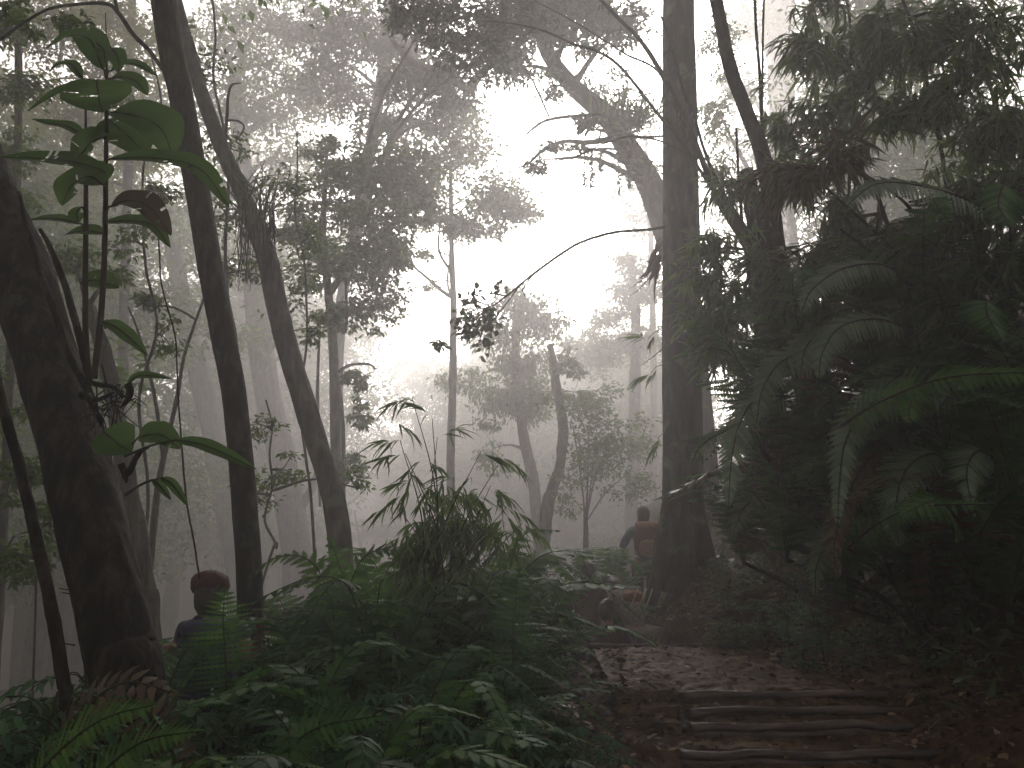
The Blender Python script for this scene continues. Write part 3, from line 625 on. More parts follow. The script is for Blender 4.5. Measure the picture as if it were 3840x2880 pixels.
for i in range(44): yy=rng.uniform(45,112); FAR.append((rng.uniform(-.17,.2)*yy,yy,rng.uniform(.6,.9)))
for x,y,s in [(-16,9,1.1),(-13,4,1.1),(-18,2,1.2),(-11,12,1),(9,19,.9),(12,24,1),(14,16,.9),(15,28,1.1),(12,33,1.1),(20,24,1),(20,36,1.2),(14,46,1.0),(13,10,.9),(15,4,1),(-9,-2,1),(19,56,1.1),(-13,17,1.1),(-20,14,1.2),(17,45,1.2),(24,50,1.3)]: FAR.append((x,y,s))
used=[0,0,0]
LABL=['hazy forest tree far off in the mist on the left side','hazy forest tree on the misty slope below the bright gap','hazy forest tree standing in the mist on the right slope']
for i,(x,y,s) in enumerate(FAR):
    k=i%3; root,kids=protos[k]
    z=g1(x,y)-.3
    side=0 if x/abs(y)<-.13 else (1 if x/y<.21 and y>40 else 2)
    topy=1170+90*math.sin(i*2.1)-(60 if x/y>.1 else 0)+(70 if -.12<x/y<-.04 else 0)
    if side==1: # keep the gap open: the top stays low
        s=max(.3,min(1.5,(CAMZ+(1880-topy)/FPX*y-z)/[16,19,14][k]))
    if not used[k]:
        used[k]=1; root.location=(x,y,z); root.scale=(s,s,s); root['label']=LABL[side]; root['group']='hazy trees of the far wood, '+['left','middle','right'][side]
    else: copy_thing(root,kids,(x,y,z),rng.uniform(0,6.28),s,LABL[side],'hazy trees of the far wood, '+['left','middle','right'][side])
# ------------------------------------------------------------------ the big-leaved plant on the thick leaning trunk
M['leaf_big']=leafmat('leaf_big',[(.03,.075,.015),(.045,.10,.02),(.07,.14,.03)],.5,rough=.45,spec=.35)
M['leaf_big2']=leafmat('leaf_big_brown',[(.05,.045,.02),(.07,.05,.025)],.35)
def bigleaf(mb, pp, d, wpx, m=0, ref=(0,-.8,.75)):
    c=smooth(pts3(pp,d),14); N=len(c); T=nrm(np.gradient(c,axis=0)); ref=np.asarray(ref,float)
    side=nrm(np.cross(T,ref)); up=nrm(np.cross(side,T)); t=np.linspace(0,1,N)
    w=1.0*pxw(wpx,np.mean(d))*(np.sin(np.pi*np.clip(t,0,1)**.8)**.75)+.002
    w*=1+.025*np.sin(t*22+rng.uniform(0,6))
    V=[]
    for k,(a,b) in enumerate([(-1,.22),(-.5,.06),(0,0),(.5,.06),(1,.22)]):
        V.append(c+side*(a*w)[:,None]+up*(b*w+.02*w*np.sin(t*17+a*2))[:,None])
    V=np.concatenate(V); F=[]
    for k in range(4):
        for i in range(N-1):
            a=k*N+i
            if wpx>100 and 4<i<N-6 and rng.uniform()<.022: continue
            F+=[(a,a+1,a+N+1),(a,a+N+1,a+N)]
    mb.add(V,F,m)
    tube(mb,c,[.005,.002],seg=6,n=1,m=1,cap=False)
def Z1(x,y): return (x/1.659,y/1.659)
def Z5(x,y): return (x/1.659,900+y/1.659)
BL=[([Z1(640,430),Z1(560,250),Z1(430,225),Z1(288,300)],3.35,135,0),([Z1(510,490),Z1(450,405),Z1(370,400),Z1(308,445)],3.5,55,0),
 ([Z1(690,440),Z1(760,400),Z1(860,405),Z1(980,475)],3.5,70,0),([Z1(690,490),Z1(760,480),Z1(850,510),Z1(918,592)],3.4,95,0),
 ([Z1(660,560),Z1(520,540),Z1(360,580),Z1(172,690)],3.3,120,0),([Z1(600,500),Z1(610,570),Z1(620,640),Z1(640,700)],3.2,270,0),
 ([Z1(700,700),Z1(840,720),Z1(1000,800),Z1(1075,975)],3.3,230,0),([Z1(670,740),Z1(740,800),Z1(830,880),Z1(905,975)],3.45,210,0),
 ([Z1(520,850),Z1(430,790),Z1(320,770),Z1(200,740)],3.5,65,0),([Z1(660,850),Z1(580,880),Z1(510,950),Z1(450,1010)],3.3,210,0),
 ([Z1(640,1060),Z1(460,1010),Z1(220,985),Z1(-40,980)],3.2,120,0),([Z1(680,990),Z1(950,985),Z1(1240,1050),Z1(1425,1285)],3.2,125,0),
 ([Z1(640,1150),Z1(560,1100),Z1(450,1150),Z1(385,1280)],3.3,210,0),([Z1(690,1285),Z1(800,1250),Z1(930,1290),Z1(1065,1465)],3.35,140,1),
 ([Z1(640,1385),Z1(800,1375),Z1(950,1400),Z1(1060,1540)],3.4,80,0),([Z1(480,1390),Z1(380,1365),Z1(280,1360),Z1(170,1370)],3.5,55,0),
 ([Z1(640,1455),Z1(570,1440),Z1(490,1440),Z1(405,1460)],3.4,80,0),([Z5(630,510),Z5(720,540),Z5(820,620),Z5(915,715)],3.4,62,0),
 ([Z5(500,270),Z5(580,250),Z5(660,270),Z5(740,300)],3.5,120,0),([Z5(790,900),Z5(850,850),Z5(940,845),Z5(1070,865)],3.5,42,0),
 ([Z5(860,1230),Z5(930,1210),Z5(1020,1220),Z5(1120,1300)],3.2,120,0),([Z5(1090,1245),Z5(1250,1270),Z5(1420,1340),Z5(1590,1425)],3.1,58,0),
 ([Z5(640,1190),Z5(690,1230),Z5(750,1280),Z5(820,1320)],3.3,170,0),([Z5(950,1490),Z5(985,1520),Z5(1020,1560),Z5(1062,1615)],3.4,32,0),([Z5(1000,1480),Z5(1060,1510),Z5(1110,1570),Z5(1165,1650)],3.4,36,0),
 ([Z1(690,300),Z1(720,330),Z1(740,390),Z1(735,450)],3.4,70,0),([Z1(600,270),Z1(640,300),Z1(650,340),Z1(655,390)],3.3,60,0),([Z1(500,1290),Z1(480,1320),Z1(480,1350),Z1(490,1385)],3.4,60,0)]
root=thing('big_leaved_plant','tall plant with two upright stems and long holed drooping leaves, upper left foreground','plant',P(345,1420,3.45))
for st in ([(352,1420),(372,1250),(388,1050),(394,850),(397,650),(399,420),(400,300),(400,180),(395,50)],[(335,1430),(322,1280),(320,1050),(322,800),(322,560),(321,400),(318,270)]):
    mb=MB(); tube(mb,pts3(st,3.4),pxw([26,22,20,16,8,3],3.4),seg=10,n=5,rough=.03); mb.build('stem',M['stem_brown'],root)
for pp,d,wpx,k in BL:
    mb=MB(); bigleaf(mb,pp,d,wpx); b=pts3([pp[0]],d)[0]; sx=396 if abs(pp[0][0]-396)<abs(pp[0][0]-322) else 322
    if pp[0][1]<1350: tube(mb,[P(sx,pp[0][1]+25,3.4),(P(sx,pp[0][1]+5,3.4)+b)/2,b],[.006,.004],seg=5,n=3,m=1)
    else: tube(mb,[P(470,pp[0][1]+60,3.5),(P(480,pp[0][1]+40,3.4)+b)/2,b],[.006,.004],seg=5,n=3,m=1)
    mb.build('leaf',[M['leaf_big2' if k else 'leaf_big'],M['stem_green']],root)
# old leaf bases and roots where it grows on the trunk
mb=MB()
for q in ([(290,1400),(350,1440),(420,1450),(470,1490)],[(480,1440),(490,1475),(470,1510),(450,1530)],[(340,1500),(370,1560),(390,1610)],[(300,1480),(360,1500),(430,1470)],[(480,1780),(520,1700),(560,1675)],[(455,1740),(470,1790),(475,1810)]):
    tube(mb,pts3(q,3.4),pxw([26,20,8],3.4),seg=7,n=5,rough=.15)
for q in range(26):
    b=P(rng.uniform(330,470),rng.uniform(1430,1560),3.38); tube(mb,[b,b+rng.normal(0,.03,3),b+rng.normal(0,.05,3)+[0,0,-.08]],[.004,.002],seg=4,n=3)
mb.build('root_clump',M['bark_dark'],root)

# ------------------------------------------------------------------ ferns and shrubs of the undergrowth
def one_frond(length,W,arch,mat='fern',pairs=20,fine=True):
    mb=MB(); L_=length
    pts=[(0,0,0),(0,.28*L_,.42*L_*arch),(0,.62*L_,.55*L_*arch),(0,.95*L_,.28*L_*arch)]
    frond(mb,pts,W,pairs=pairs,ref=(0,0,1),fine=fine)
    return mb.mesh('frond',[M[mat],M['stem_green']])
FM={}
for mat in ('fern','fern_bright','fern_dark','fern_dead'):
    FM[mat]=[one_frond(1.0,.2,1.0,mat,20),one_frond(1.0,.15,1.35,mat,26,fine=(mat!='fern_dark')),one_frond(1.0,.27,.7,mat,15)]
def fern(name,label,loc,s,mat='fern',n=9,group=None,lean=(0,0)):
    root=thing(name,label,'fern',loc,group); root.scale=(s,s,s)
    a0=rng.uniform(0,6.28)
    for i in range(n):
        o=bpy.data.objects.new('frond',FM[mat if (i!=2 or rng.uniform()<.45) else 'fern_dead'][i%3]); COL.objects.link(o); o.parent=root
        k=rng.uniform(.8,1.15); o.scale=(k,k,k)
        o.rotation_euler=(rng.uniform(.1,.6)+(0.2 if i%3==0 else 0),rng.normal(0,.12),a0+i*6.28/n+rng.normal(0,.2))
    return root
def palmate(mb,p,dr,L_,m=0,k=7):
    dr=nrm(np.array(dr)); side=nrm(np.cross(dr,[0,0,1])); ang=np.linspace(-1.9,1.9,k)
    d=np.cos(ang)[:,None]*dr+np.sin(ang)[:,None]*side+np.array([0,0,-.35])
    leaves(mb,np.repeat(np.array(p)[None],k,0),d,np.repeat(np.array([[0,0,1.]]),k,0)+rng.normal(0,.2,(k,3)),L_*(.65+.4*np.cos(ang*.6)),L_*.26,'long',m)
def pinnate(mb,p,dr,L_,m=0,k=5,m2=1):
    dr=nrm(np.array(dr)); side=nrm(np.cross(dr,[0,0,1])); q=np.linspace(.2,1,k); line=np.array(p)+dr*(q*L_)[:,None]+np.array([0,0,-.3*L_])*(q**2)[:,None]
    tube(mb,[p,line[k//2],line[-1]],[.003,.0015],seg=4,n=2,m=m2,cap=False)
    for s in (-1,1):
        leaves(mb,line,dr*.55+s*side+np.array([0,0,-.25]),np.repeat(np.array([[0,0,1.]]),k,0)+rng.normal(0,.15,(k,3)),L_*.42,L_*.13,'long',m)
    leaves(mb,line[-1:],(dr+np.array([0,0,-.4]))[None],np.array([[0,0,1.]]),L_*.4,L_*.12,'long',m)
def shrub_meshes(kind,H=1.0,n=16,Lf=.14):
    mb=MB(); st=MB()
    for j in range(3):
        a=rng.uniform(0,6.28); top=np.array([math.cos(a)*.22,math.sin(a)*.22,H*rng.uniform(.8,1)]); c=tube(st,[(0,0,0),top*[.3,.3,.5],top],[.012,.006],seg=6,n=6)
        for i in range(n):
            t=rng.uniform(.35,1); p=c[int(t*(len(c)-1))]; an=rng.uniform(0,6.28); dd=np.array([math.cos(an),math.sin(an),rng.uniform(.0,.6)]); e=p+dd*rng.uniform(.08,.22)
            tube(st,[p,(p+e)/2+[0,0,.02],e],[.003,.0018],seg=4,n=3,cap=False)
            if kind=='palm': palmate(mb,e,dd*[1,1,.2],Lf*rng.uniform(.8,1.2),k=7)
            else: pinnate(mb,e,dd*[1,1,.3],Lf*1.7*rng.uniform(.8,1.2),k=4)
    return st.mesh('stems',[M['stem_green']]),mb.mesh('foliage',[M['shrub'],M['stem_green']])
SM=[shrub_meshes('palm'),shrub_meshes('pin'),shrub_meshes('palm',1.0,20,.11),shrub_meshes('pin',1,20,.12)]
_a,_b=shrub_meshes('pin',1,20,.12); _b.materials[0]=M['leaf_mid']; SM.append((_a,_b))
def shrub(label,loc,s,k,group=None,sz=None):
    root=thing('shrub',label,'shrub',loc,group); root.scale=(s,s,sz or s); root.rotation_euler=(0,0,rng.uniform(0,6.28))
    for nm,me in zip(('stems','foliage'),SM[k]):
        o=bpy.data.objects.new(nm,me); COL.objects.link(o); o.parent=root
    return root
def at_top(px,py,d):
    p=P(px,py,d); z=g1(p[0],p[1]); return (p[0],p[1],z-.03), p[2]-z
# single big fronds seen clearly
XF=[('tall fern frond seen face on, its rungs crossing in front of the maroon head',[(850,2680),(846,2480),(838,2340),(842,2205)],4.2,190,(0,-1,.15),'fern',24),
 ('fern frond leaning over the purple-clad person from the left',[(600,2800),(640,2560),(720,2420),(830,2400)],4.3,110,(0,-1,.3),'fern_dark',20),
 ('high arching fern frond, brightest green, top of the undergrowth left of the bamboo',[(1300,2700),(1250,2300),(1170,2110),(1040,2090),(930,2170)],4.7,110,(0,-.4,1),'fern_bright',24),
 ('fern frond arching right from the same clump as the brightest one',[(1310,2700),(1300,2300),(1350,2110),(1450,2060),(1560,2120)],4.9,110,(0,-.5,1),'fern',24),
 ('upright fern frond between the two arching ones',[(1305,2700),(1290,2350),(1280,2150),(1230,2010)],5.0,110,(0,-1,.4),'fern',24),
 ('low fern frond reaching left under the brightest arching one',[(1310,2700),(1260,2420),(1180,2300),(1060,2300)],4.4,110,(0,-.6,1),'fern_dark',22),
 ('dark fern frond with clear ladder rungs standing left of the landing',[(1930,2760),(1925,2560),(1925,2360),(1945,2130)],4.3,170,(0,-1,.1),'fern_dark',26),
 ('fern frond arching over the left side toward the people at the crest',[(1850,2600),(1880,2200),(1960,2010),(2100,1990)],5.6,95,(0,-.5,1),'fern',22),
 ('bright fern frond sweeping across the bottom left corner',[(40,3050),(190,2850),(380,2700),(590,2640)],2.5,150,(0,-.7,1),'fern_bright',24),
 ('bright fern frond just right of the one in the bottom left corner',[(230,3100),(360,2920),(540,2780),(760,2740)],2.6,140,(0,-.7,1),'fern_bright',24),
 ('fern frond along the bottom edge with widely spaced pale rungs',[(960,3050),(1040,2860),(1190,2730),(1450,2680)],2.9,140,(0,-.8,1),'fern',22),
 ('fern frond rising from the bottom edge left of the five-fingered shrub',[(1480,3050),(1400,2850),(1290,2700),(1130,2610)],3.0,130,(0,-.8,1),'fern_dark',22),
 ('coarse brown fern frond drooping below the thick leaning trunk',[(100,3000),(300,2680),(470,2560),(660,2600)],3.0,150,(0,-.8,1),'fern_dead',16),
 ('dead brown fern frond leaning left over the bottom left ferns',[(700,3000),(620,2760),(480,2620),(300,2600)],3.1,120,(0,-.8,1),'fern_dead',16),
 ('short fern frond lying over the left end of the crest log',[(1800,2500),(1930,2420),(2040,2390),(2150,2420)],5.8,60,(0,-.6,1),'fern_dark',18),
]
for lab,pp,d,wpx,ref,mat,pr in XF:
    q=pts3(pp,d); b=q[0].copy(); b[2]=min(b[2],g1(b[0],b[1]))
    root=thing('fern_frond',lab,'fern',b); mb=MB(); frond(mb,q,pxw(2*wpx,d),pairs=pr,ref=ref,fine=(mat!='fern_dead'),rr=.007,lw=.4,sweep=.02 if ref[1]==-1 else .3)
    mb.build('blade',[M[mat],M['stem_green']],root)
    if q[0][2]-b[2]>.03:
        mb=MB(); tube(mb,[b,q[0]],[.008,.007],seg=5,n=2); mb.build('stalk',M['stem_green'],root)
FE=[ # px,py(top),d,mat,group
 (700,2330,5.9,'fern',0),(1080,2230,5.6,'fern',0),(1180,2130,6.4,'fern',0),(1450,2120,5.9,'fern',0),(1300,2380,4.6,'fern_dark',0),(1330,2380,4.4,'fern',0),(1480,2330,4.9,'fern',0),
 (1620,2250,5.3,'fern',1),(1750,2200,5.6,'fern',1),(1880,2120,6.0,'fern',1),(1960,2120,6.4,'fern',1),(1990,2230,6.2,'fern_bright',1),(2230,2100,9.6,'fern',1),(2310,2060,10.2,'fern',1),(2000,2380,5.4,'fern_dark',1),(1780,2380,4.6,'fern_dark',1),
 (130,2560,3.6,'fern_dark',2),(300,2620,3.3,'fern_dark',2),(60,2700,2.7,'fern',2),(560,2700,3.1,'fern',2),(760,2720,3.5,'fern_dark',2),(900,2790,3.1,'fern',2),(1120,2720,3.3,'fern_dark',2),(660,2800,2.7,'fern_bright',2),
 (1250,2620,3.4,'fern',3),(1420,2560,3.8,'fern_dark',3),(1560,2600,3.5,'fern',3),(1700,2560,4.0,'fern_dark',3),(1450,2780,2.9,'fern_bright',3),(1150,2800,2.8,'fern_dark',3),(1850,2640,3.8,'fern',3),(1980,2700,3.8,'fern_dark',3),
 (520,2380,6.5,'fern',0),(620,2200,7.5,'fern',0),(560,2080,9.0,'fern',0),(200,2520,4.8,'fern_dark',2),(1330,2020,8,'fern',0),(1500,2080,8,'fern',0),(1120,2260,5.2,'fern_dark',0),(1380,2230,5.2,'fern',0),(1300,2300,4.8,'fern',0),(1420,2330,4.2,'fern_dark',0),(1560,2400,4.3,'fern',0),(1540,2160,6.2,'fern',0),(1680,2300,4.9,'fern',1),(1820,2270,5.0,'fern_dark',1),(1900,2380,4.7,'fern',1),(1980,2480,4.6,'fern_dark',1),(1840,2520,4.1,'fern',1)]
GL=[('tangled green fern among its like on the slope left of the bamboo','ferns left of the bamboo'),('green fern among its like between the bamboo and the landing','ferns between bamboo and landing'),
    ('dark fern among its like in the bottom left corner','ferns in the bottom left corner'),('fern among its like along the bottom edge, left of the steps','ferns along the bottom middle')]
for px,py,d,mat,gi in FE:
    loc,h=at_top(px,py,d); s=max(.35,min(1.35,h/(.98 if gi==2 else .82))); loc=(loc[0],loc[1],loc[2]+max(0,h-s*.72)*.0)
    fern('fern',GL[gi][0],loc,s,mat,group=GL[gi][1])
SH=[(1350,2330,4.2,0,0),(1240,2480,3.7,2,0),(1480,2420,4.1,0,1),(1600,2480,3.7,2,1),(1720,2440,4.2,0,1),(1860,2480,4.1,2,1),(1990,2560,4.1,0,1),(2120,2620,4.2,2,1),(2230,2700,4.2,0,1),(1620,2640,3.1,0,1),(1780,2700,3.1,2,1),(1900,2780,3.2,0,1),(2060,2800,3.4,2,1),(2120,2620,4.8,3,1),
    (430,2420,3.7,1,2),(520,2560,3.6,2,2),(360,2520,3.2,2,2),(60,2500,3.0,1,2),(1190,2600,3.4,1,0),
    (1960,2080,6.5,1,3),(2080,2040,7.0,3,3),(2040,2190,7.2,1,3),(1820,2130,6.6,3,3),(1700,2140,6.8,1,3),(2010,2230,5.8,0,3),
    (1150,2640,3.7,3,0),(1300,2700,2.9,2,0),(2300,2810,4.0,2,1),(1080,2330,5.2,3,0),(740,2660,4.0,3,2),(860,2700,3.9,1,2),(1400,2480,3.6,0,1),(1540,2540,3.3,2,1),(1700,2580,3.4,0,1),(1950,2660,3.7,2,1),(1840,2600,3.5,0,1),(1990,2790,3.4,0,1),(1330,2580,3.3,2,0)]
SL=[('leafy shrub among its like on the slope left of the bamboo stems','shrubs left of the bamboo'),('shrub with finger-like leaflets among its like beside the left edge of the steps','finger-leaved shrubs by the steps'),
    ('shrub among its like at the foot of the thick leaning trunk','shrubs below the leaning trunk'),('shrub among its like just left of the people at the crest','shrubs left of the crest')]
for px,py,d,k,gi in SH:
    loc,h=at_top(px,py,d); s=max(.3,min(1.8,h/1.02)); shrub(SL[gi][0],loc,min(s,.9),k,SL[gi][1],s)
# bamboo bush in the middle
def bspray(mb,p,dr,k=9,L_=.16,W=.018):
    dr=nrm(np.array(dr,float)); 
    a=rng.normal(0,.55,k); side=nrm(np.cross(dr,[0,.3,1]))
    d=np.cos(a)[:,None]*dr+np.sin(a)[:,None]*side+rng.normal(0,.15,(k,3))+np.array([0,0,-.35])
    pos=np.array(p)+dr*(rng.uniform(0,.14,k))[:,None]
    leaves(mb,pos,d,rng.normal(0,.5,(k,3))+np.array([0,-.5,1]),L_*rng.uniform(.6,1.15,k),W,'long')
root=thing('bamboo','young bamboo bush in the middle with drooping narrow leaves and wispy tips','bamboo',(P(1640,2300,4.9)[0],4.9,g1(P(1640,2300,4.9)[0],4.9)))
TIPS=[((1545,1490),(-1,-.3)),((1500,1650),(-1,-.1)),((1520,1700),(-1,-.2)),((1640,1640),(.6,.3)),((1800,1700),(1,-.2)),((1880,1720),(1,-.5)),((1700,1790),(-.3,0)),((1560,1800),(-1,-.2)),((1900,1900),(1,-.5)),((1700,1900),(.3,-.5)),((1480,1880),(-1,-.6)),((1960,1960),(1,-.7)),((1620,1560),(-.4,.3)),((1770,1840),(.5,-.6)),((1840,1820),(.6,-.4))]
for (tx,ty),(dx,dz) in TIPS:
    d=rng.uniform(4.6,5.3); t=P(tx,ty,d); b=np.array(root.location)+np.array([rng.normal(0,.08),rng.normal(0,.05),0])
    mid=b*.35+t*.65+np.array([-.12*dx,0,.14]); mb=MB(); c=tube(mb,[b,(b+mid)/2+[-.04*dx,0,.05],mid,t],[.009,.006,.002],seg=6,n=8); mb.build('culm',M['stem_brown'],root)
    mb=MB()
    bspray(mb,t,(dx,0,dz),11,.17)
    for i in range(9):
        q=c[int(rng.uniform(.4,.98)*(len(c)-1))]; o=q+rng.normal(0,.09,3); bspray(mb,o,(rng.normal(0,1),rng.normal(0,.6),-.6),7,.15,.016)
    mb.build('foliage',M['leaf_bamboo'],root)
mb=MB()
for x,y,rx,ry,n in [(1640,1980,130,110,900),(1740,2060,150,120,1100),(1560,2080,110,120,700),(1650,2200,140,110,800),(1850,2000,90,90,450),(1720,1880,110,80,450)]:
    cloud(mb,P(x,y,5.0),(pxw(2*rx,5),.25,pxw(2*ry,5)),int(n*.22),.15,W=.016,style='fan',droop=.7)
mb.build('foliage',M['leaf_bamboo'],root)
# sprigs growing out beside the big trunk
for lab,x,y,dx,dz,k in [('bamboo sprig sticking out left of the big trunk at mid height',2440,1400,-1,-.35,9),('faint leafy twig left of the big trunk above the bamboo sprig',2430,1270,-.8,.2,10),('small leaf sprig low on the left side of the big trunk',2465,1660,-.6,-.7,6)]:
    p=P(x,y,9.2); mb=MB(); s=P(2482,y-30,9.35); tube(mb,[s,(s+p)/2+[0,0,.03],p],[.006,.003],seg=5,n=3,m=1)
    bspray(mb,p,(dx,-.1,dz),k,.26,.03); bspray(mb,(s+p)/2,(dx*.6,-.1,-.8),6,.2,.025)
    tag(mb.build('leaf_sprig',[M['leaf_bamboo'],M['stem_brown']],origin=s),lab,'sprig')
# leaves scattered on the ground: nobody could count them
M['litter']=leafmat('litter',[(.018,.009,.006),(.05,.026,.016),(.09,.05,.03),(.13,.08,.045),(.30,.2,.12)],.1,rough=.75,spec=.12)
def scatter(n,x0,x1,y0,y1,keep,lift=.012):
    X=rng.uniform(x0,x1,n);Y=rng.uniform(y0,y1,n); k=keep(X,Y); X=X[k];Y=Y[k]
    inp=(X>PX0+.05)&(X<PX1-.05)&(Y>PY0+.05)&(Y<7.4)
    Z=np.where(inp,pathz(X,Y),ggap(X,Y)); return np.stack([X,Y,Z+lift],1)
mb=MB()
def keep1(X,Y): return rng.uniform(0,1,len(X))<np.clip((X-2.05+.15*np.sin(Y*3))/.5-.4*(Y<5.6)+1.6*(Y>7.35),.2,1)
p=scatter(26000,.6,6.5,3.4,11,keep1); n=len(p)
leaves(mb,p,rng.normal(size=(n,3))*np.array([1,1,.28]),rng.normal(size=(n,3))*.35+np.array([0,0,1]),rng.uniform(.03,.09,n),rng.uniform(.02,.045,n),'oval')
p=scatter(9000,-3,1.0,2,9,lambda X,Y:np.ones(len(X),bool)); n=len(p)
leaves(mb,p,rng.normal(size=(n,3))*np.array([1,1,.3]),rng.normal(size=(n,3))*.35+np.array([0,0,1]),rng.uniform(.04,.09,n),rng.uniform(.02,.045,n),'oval')
for i in range(160):
    q=scatter(1,2.2,5,4,10,lambda X,Y:np.ones(1,bool))[0]; a=rng.uniform(0,6.28); l=rng.uniform(.06,.3); e=np.array([math.cos(a),math.sin(a),rng.uniform(-.05,.15)])*l; tube(mb,[q,q+e*.5+[0,0,.01],q+e],[.004,.002],seg=4,n=2)
tag(mb.build('leaf_litter',M['litter']),kind='stuff')
M['yellow_leaf']=leafmat('yellow_leaf',[(.3,.17,.05),(.38,.25,.08)],.2)
for x,y,d,lab in [(3620,2605,0,'yellow fallen leaf on the dark litter at the far right of the steps'),(3465,2760,0,'pale fallen leaf right of the lowest steps'),(2915,2458,0,'curled pale leaf on the landing near its right side'),(2575,2508,0,'tiny pale leaf on the landing above the top step'),(2760,2720,0,'pale leaf on the wide step, below its log edge'),(2950,2835,0,'pale leaf on the bottom step of the flight'),(3800,2740,0,'white bit of leaf at the far right edge')]:
    # follow the view down to the ground
    for dd in np.linspace(3.5,9,400):
        q=P(x,y,dd); zz=float(pathz(np.array([q[0]]),np.array([q[1]]))[0]) if q[0]<PX1-.05 and q[1]<7.4 and q[1]>PY0 else float(ggap(np.array([q[0]]),np.array([q[1]]))[0])
        if q[2]<=zz+.01: break
    mb=MB(); leaves(mb,[q+[0,0,.015]],rng.normal(size=(1,3))*[1,.6,.05],[[rng.normal(0,.2),-.15,1]],.075,.04,'oval'); tag(mb.build('fallen_leaf',M['yellow_leaf'],origin=q),lab,'leaf')
# ------------------------------------------------------------------ the dark thicket on the right
BAM=[('tall bamboo with drooping dark fans of leaves at the top right, nearest the pale trunk',[(3150,-150),(3190,150),(3160,600),(3080,1200),(3060,1800),(3060,2100)],6.4,
   [(3070,190,120,80,6.2,420),(3230,230,110,120,6.2,620),(3320,80,130,80,6.2,420),(3110,400,110,90,6.4,420),(2970,470,80,90,6.6,330),(2990,680,110,110,6.4,520),(3060,20,100,50,6.4,180)],'leaf_bamboo'),
 ('bamboo arching over the top right corner with lighter olive leaves',[(3350,-100),(3450,200),(3550,700),(3600,1300),(3620,1900)],5.8,
   [(3480,160,120,110,5.8,480),(3620,300,130,120,5.8,520),(3430,430,110,90,5.8,420),(3680,520,120,110,5.8,520),(3730,120,120,130,5.6,460),(3800,420,110,150,5.5,520),(3560,60,110,60,5.8,300),(3330,420,60,60,6,160)],'leaf_mid'),
 ('bamboo half hidden low behind the curving black trunk',[(2760,480),(2780,800),(2830,1200),(2900,1700),(2960,2000)],7.0,
   [(2730,700,70,90,7,280),(2690,930,80,120,7,460),(2740,1160,100,120,7,640),(2660,1120,60,120,7,360),(2700,1330,80,80,7,420),(2830,1000,80,110,7,420)],'leaf_bamboo'),
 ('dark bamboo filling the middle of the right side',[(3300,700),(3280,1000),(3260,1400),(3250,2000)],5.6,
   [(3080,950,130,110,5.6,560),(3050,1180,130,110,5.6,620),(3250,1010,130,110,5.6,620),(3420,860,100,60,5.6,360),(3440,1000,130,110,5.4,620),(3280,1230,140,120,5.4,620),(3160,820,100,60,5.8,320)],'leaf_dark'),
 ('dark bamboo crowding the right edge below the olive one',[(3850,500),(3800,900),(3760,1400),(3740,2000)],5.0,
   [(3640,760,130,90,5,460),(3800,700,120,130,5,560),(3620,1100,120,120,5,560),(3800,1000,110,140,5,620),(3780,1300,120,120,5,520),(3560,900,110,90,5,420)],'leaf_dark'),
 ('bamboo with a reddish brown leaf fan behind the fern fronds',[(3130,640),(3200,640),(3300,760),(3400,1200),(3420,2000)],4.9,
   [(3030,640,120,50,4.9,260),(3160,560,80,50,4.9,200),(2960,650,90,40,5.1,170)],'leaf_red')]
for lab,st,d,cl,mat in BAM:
    tree('bamboo',lab,st,[d,d,d+.4,d+2.4,d+3.8],[10,14,18,22],'stem_brown',[(x,y,rx,ry,dd,int(n*.8),.25) for x,y,rx,ry,dd,n in cl],leaf=mat,style='fan',cat='bamboo',seg=8,rough=.02,twig=.005,droop=.3,tight=.6)
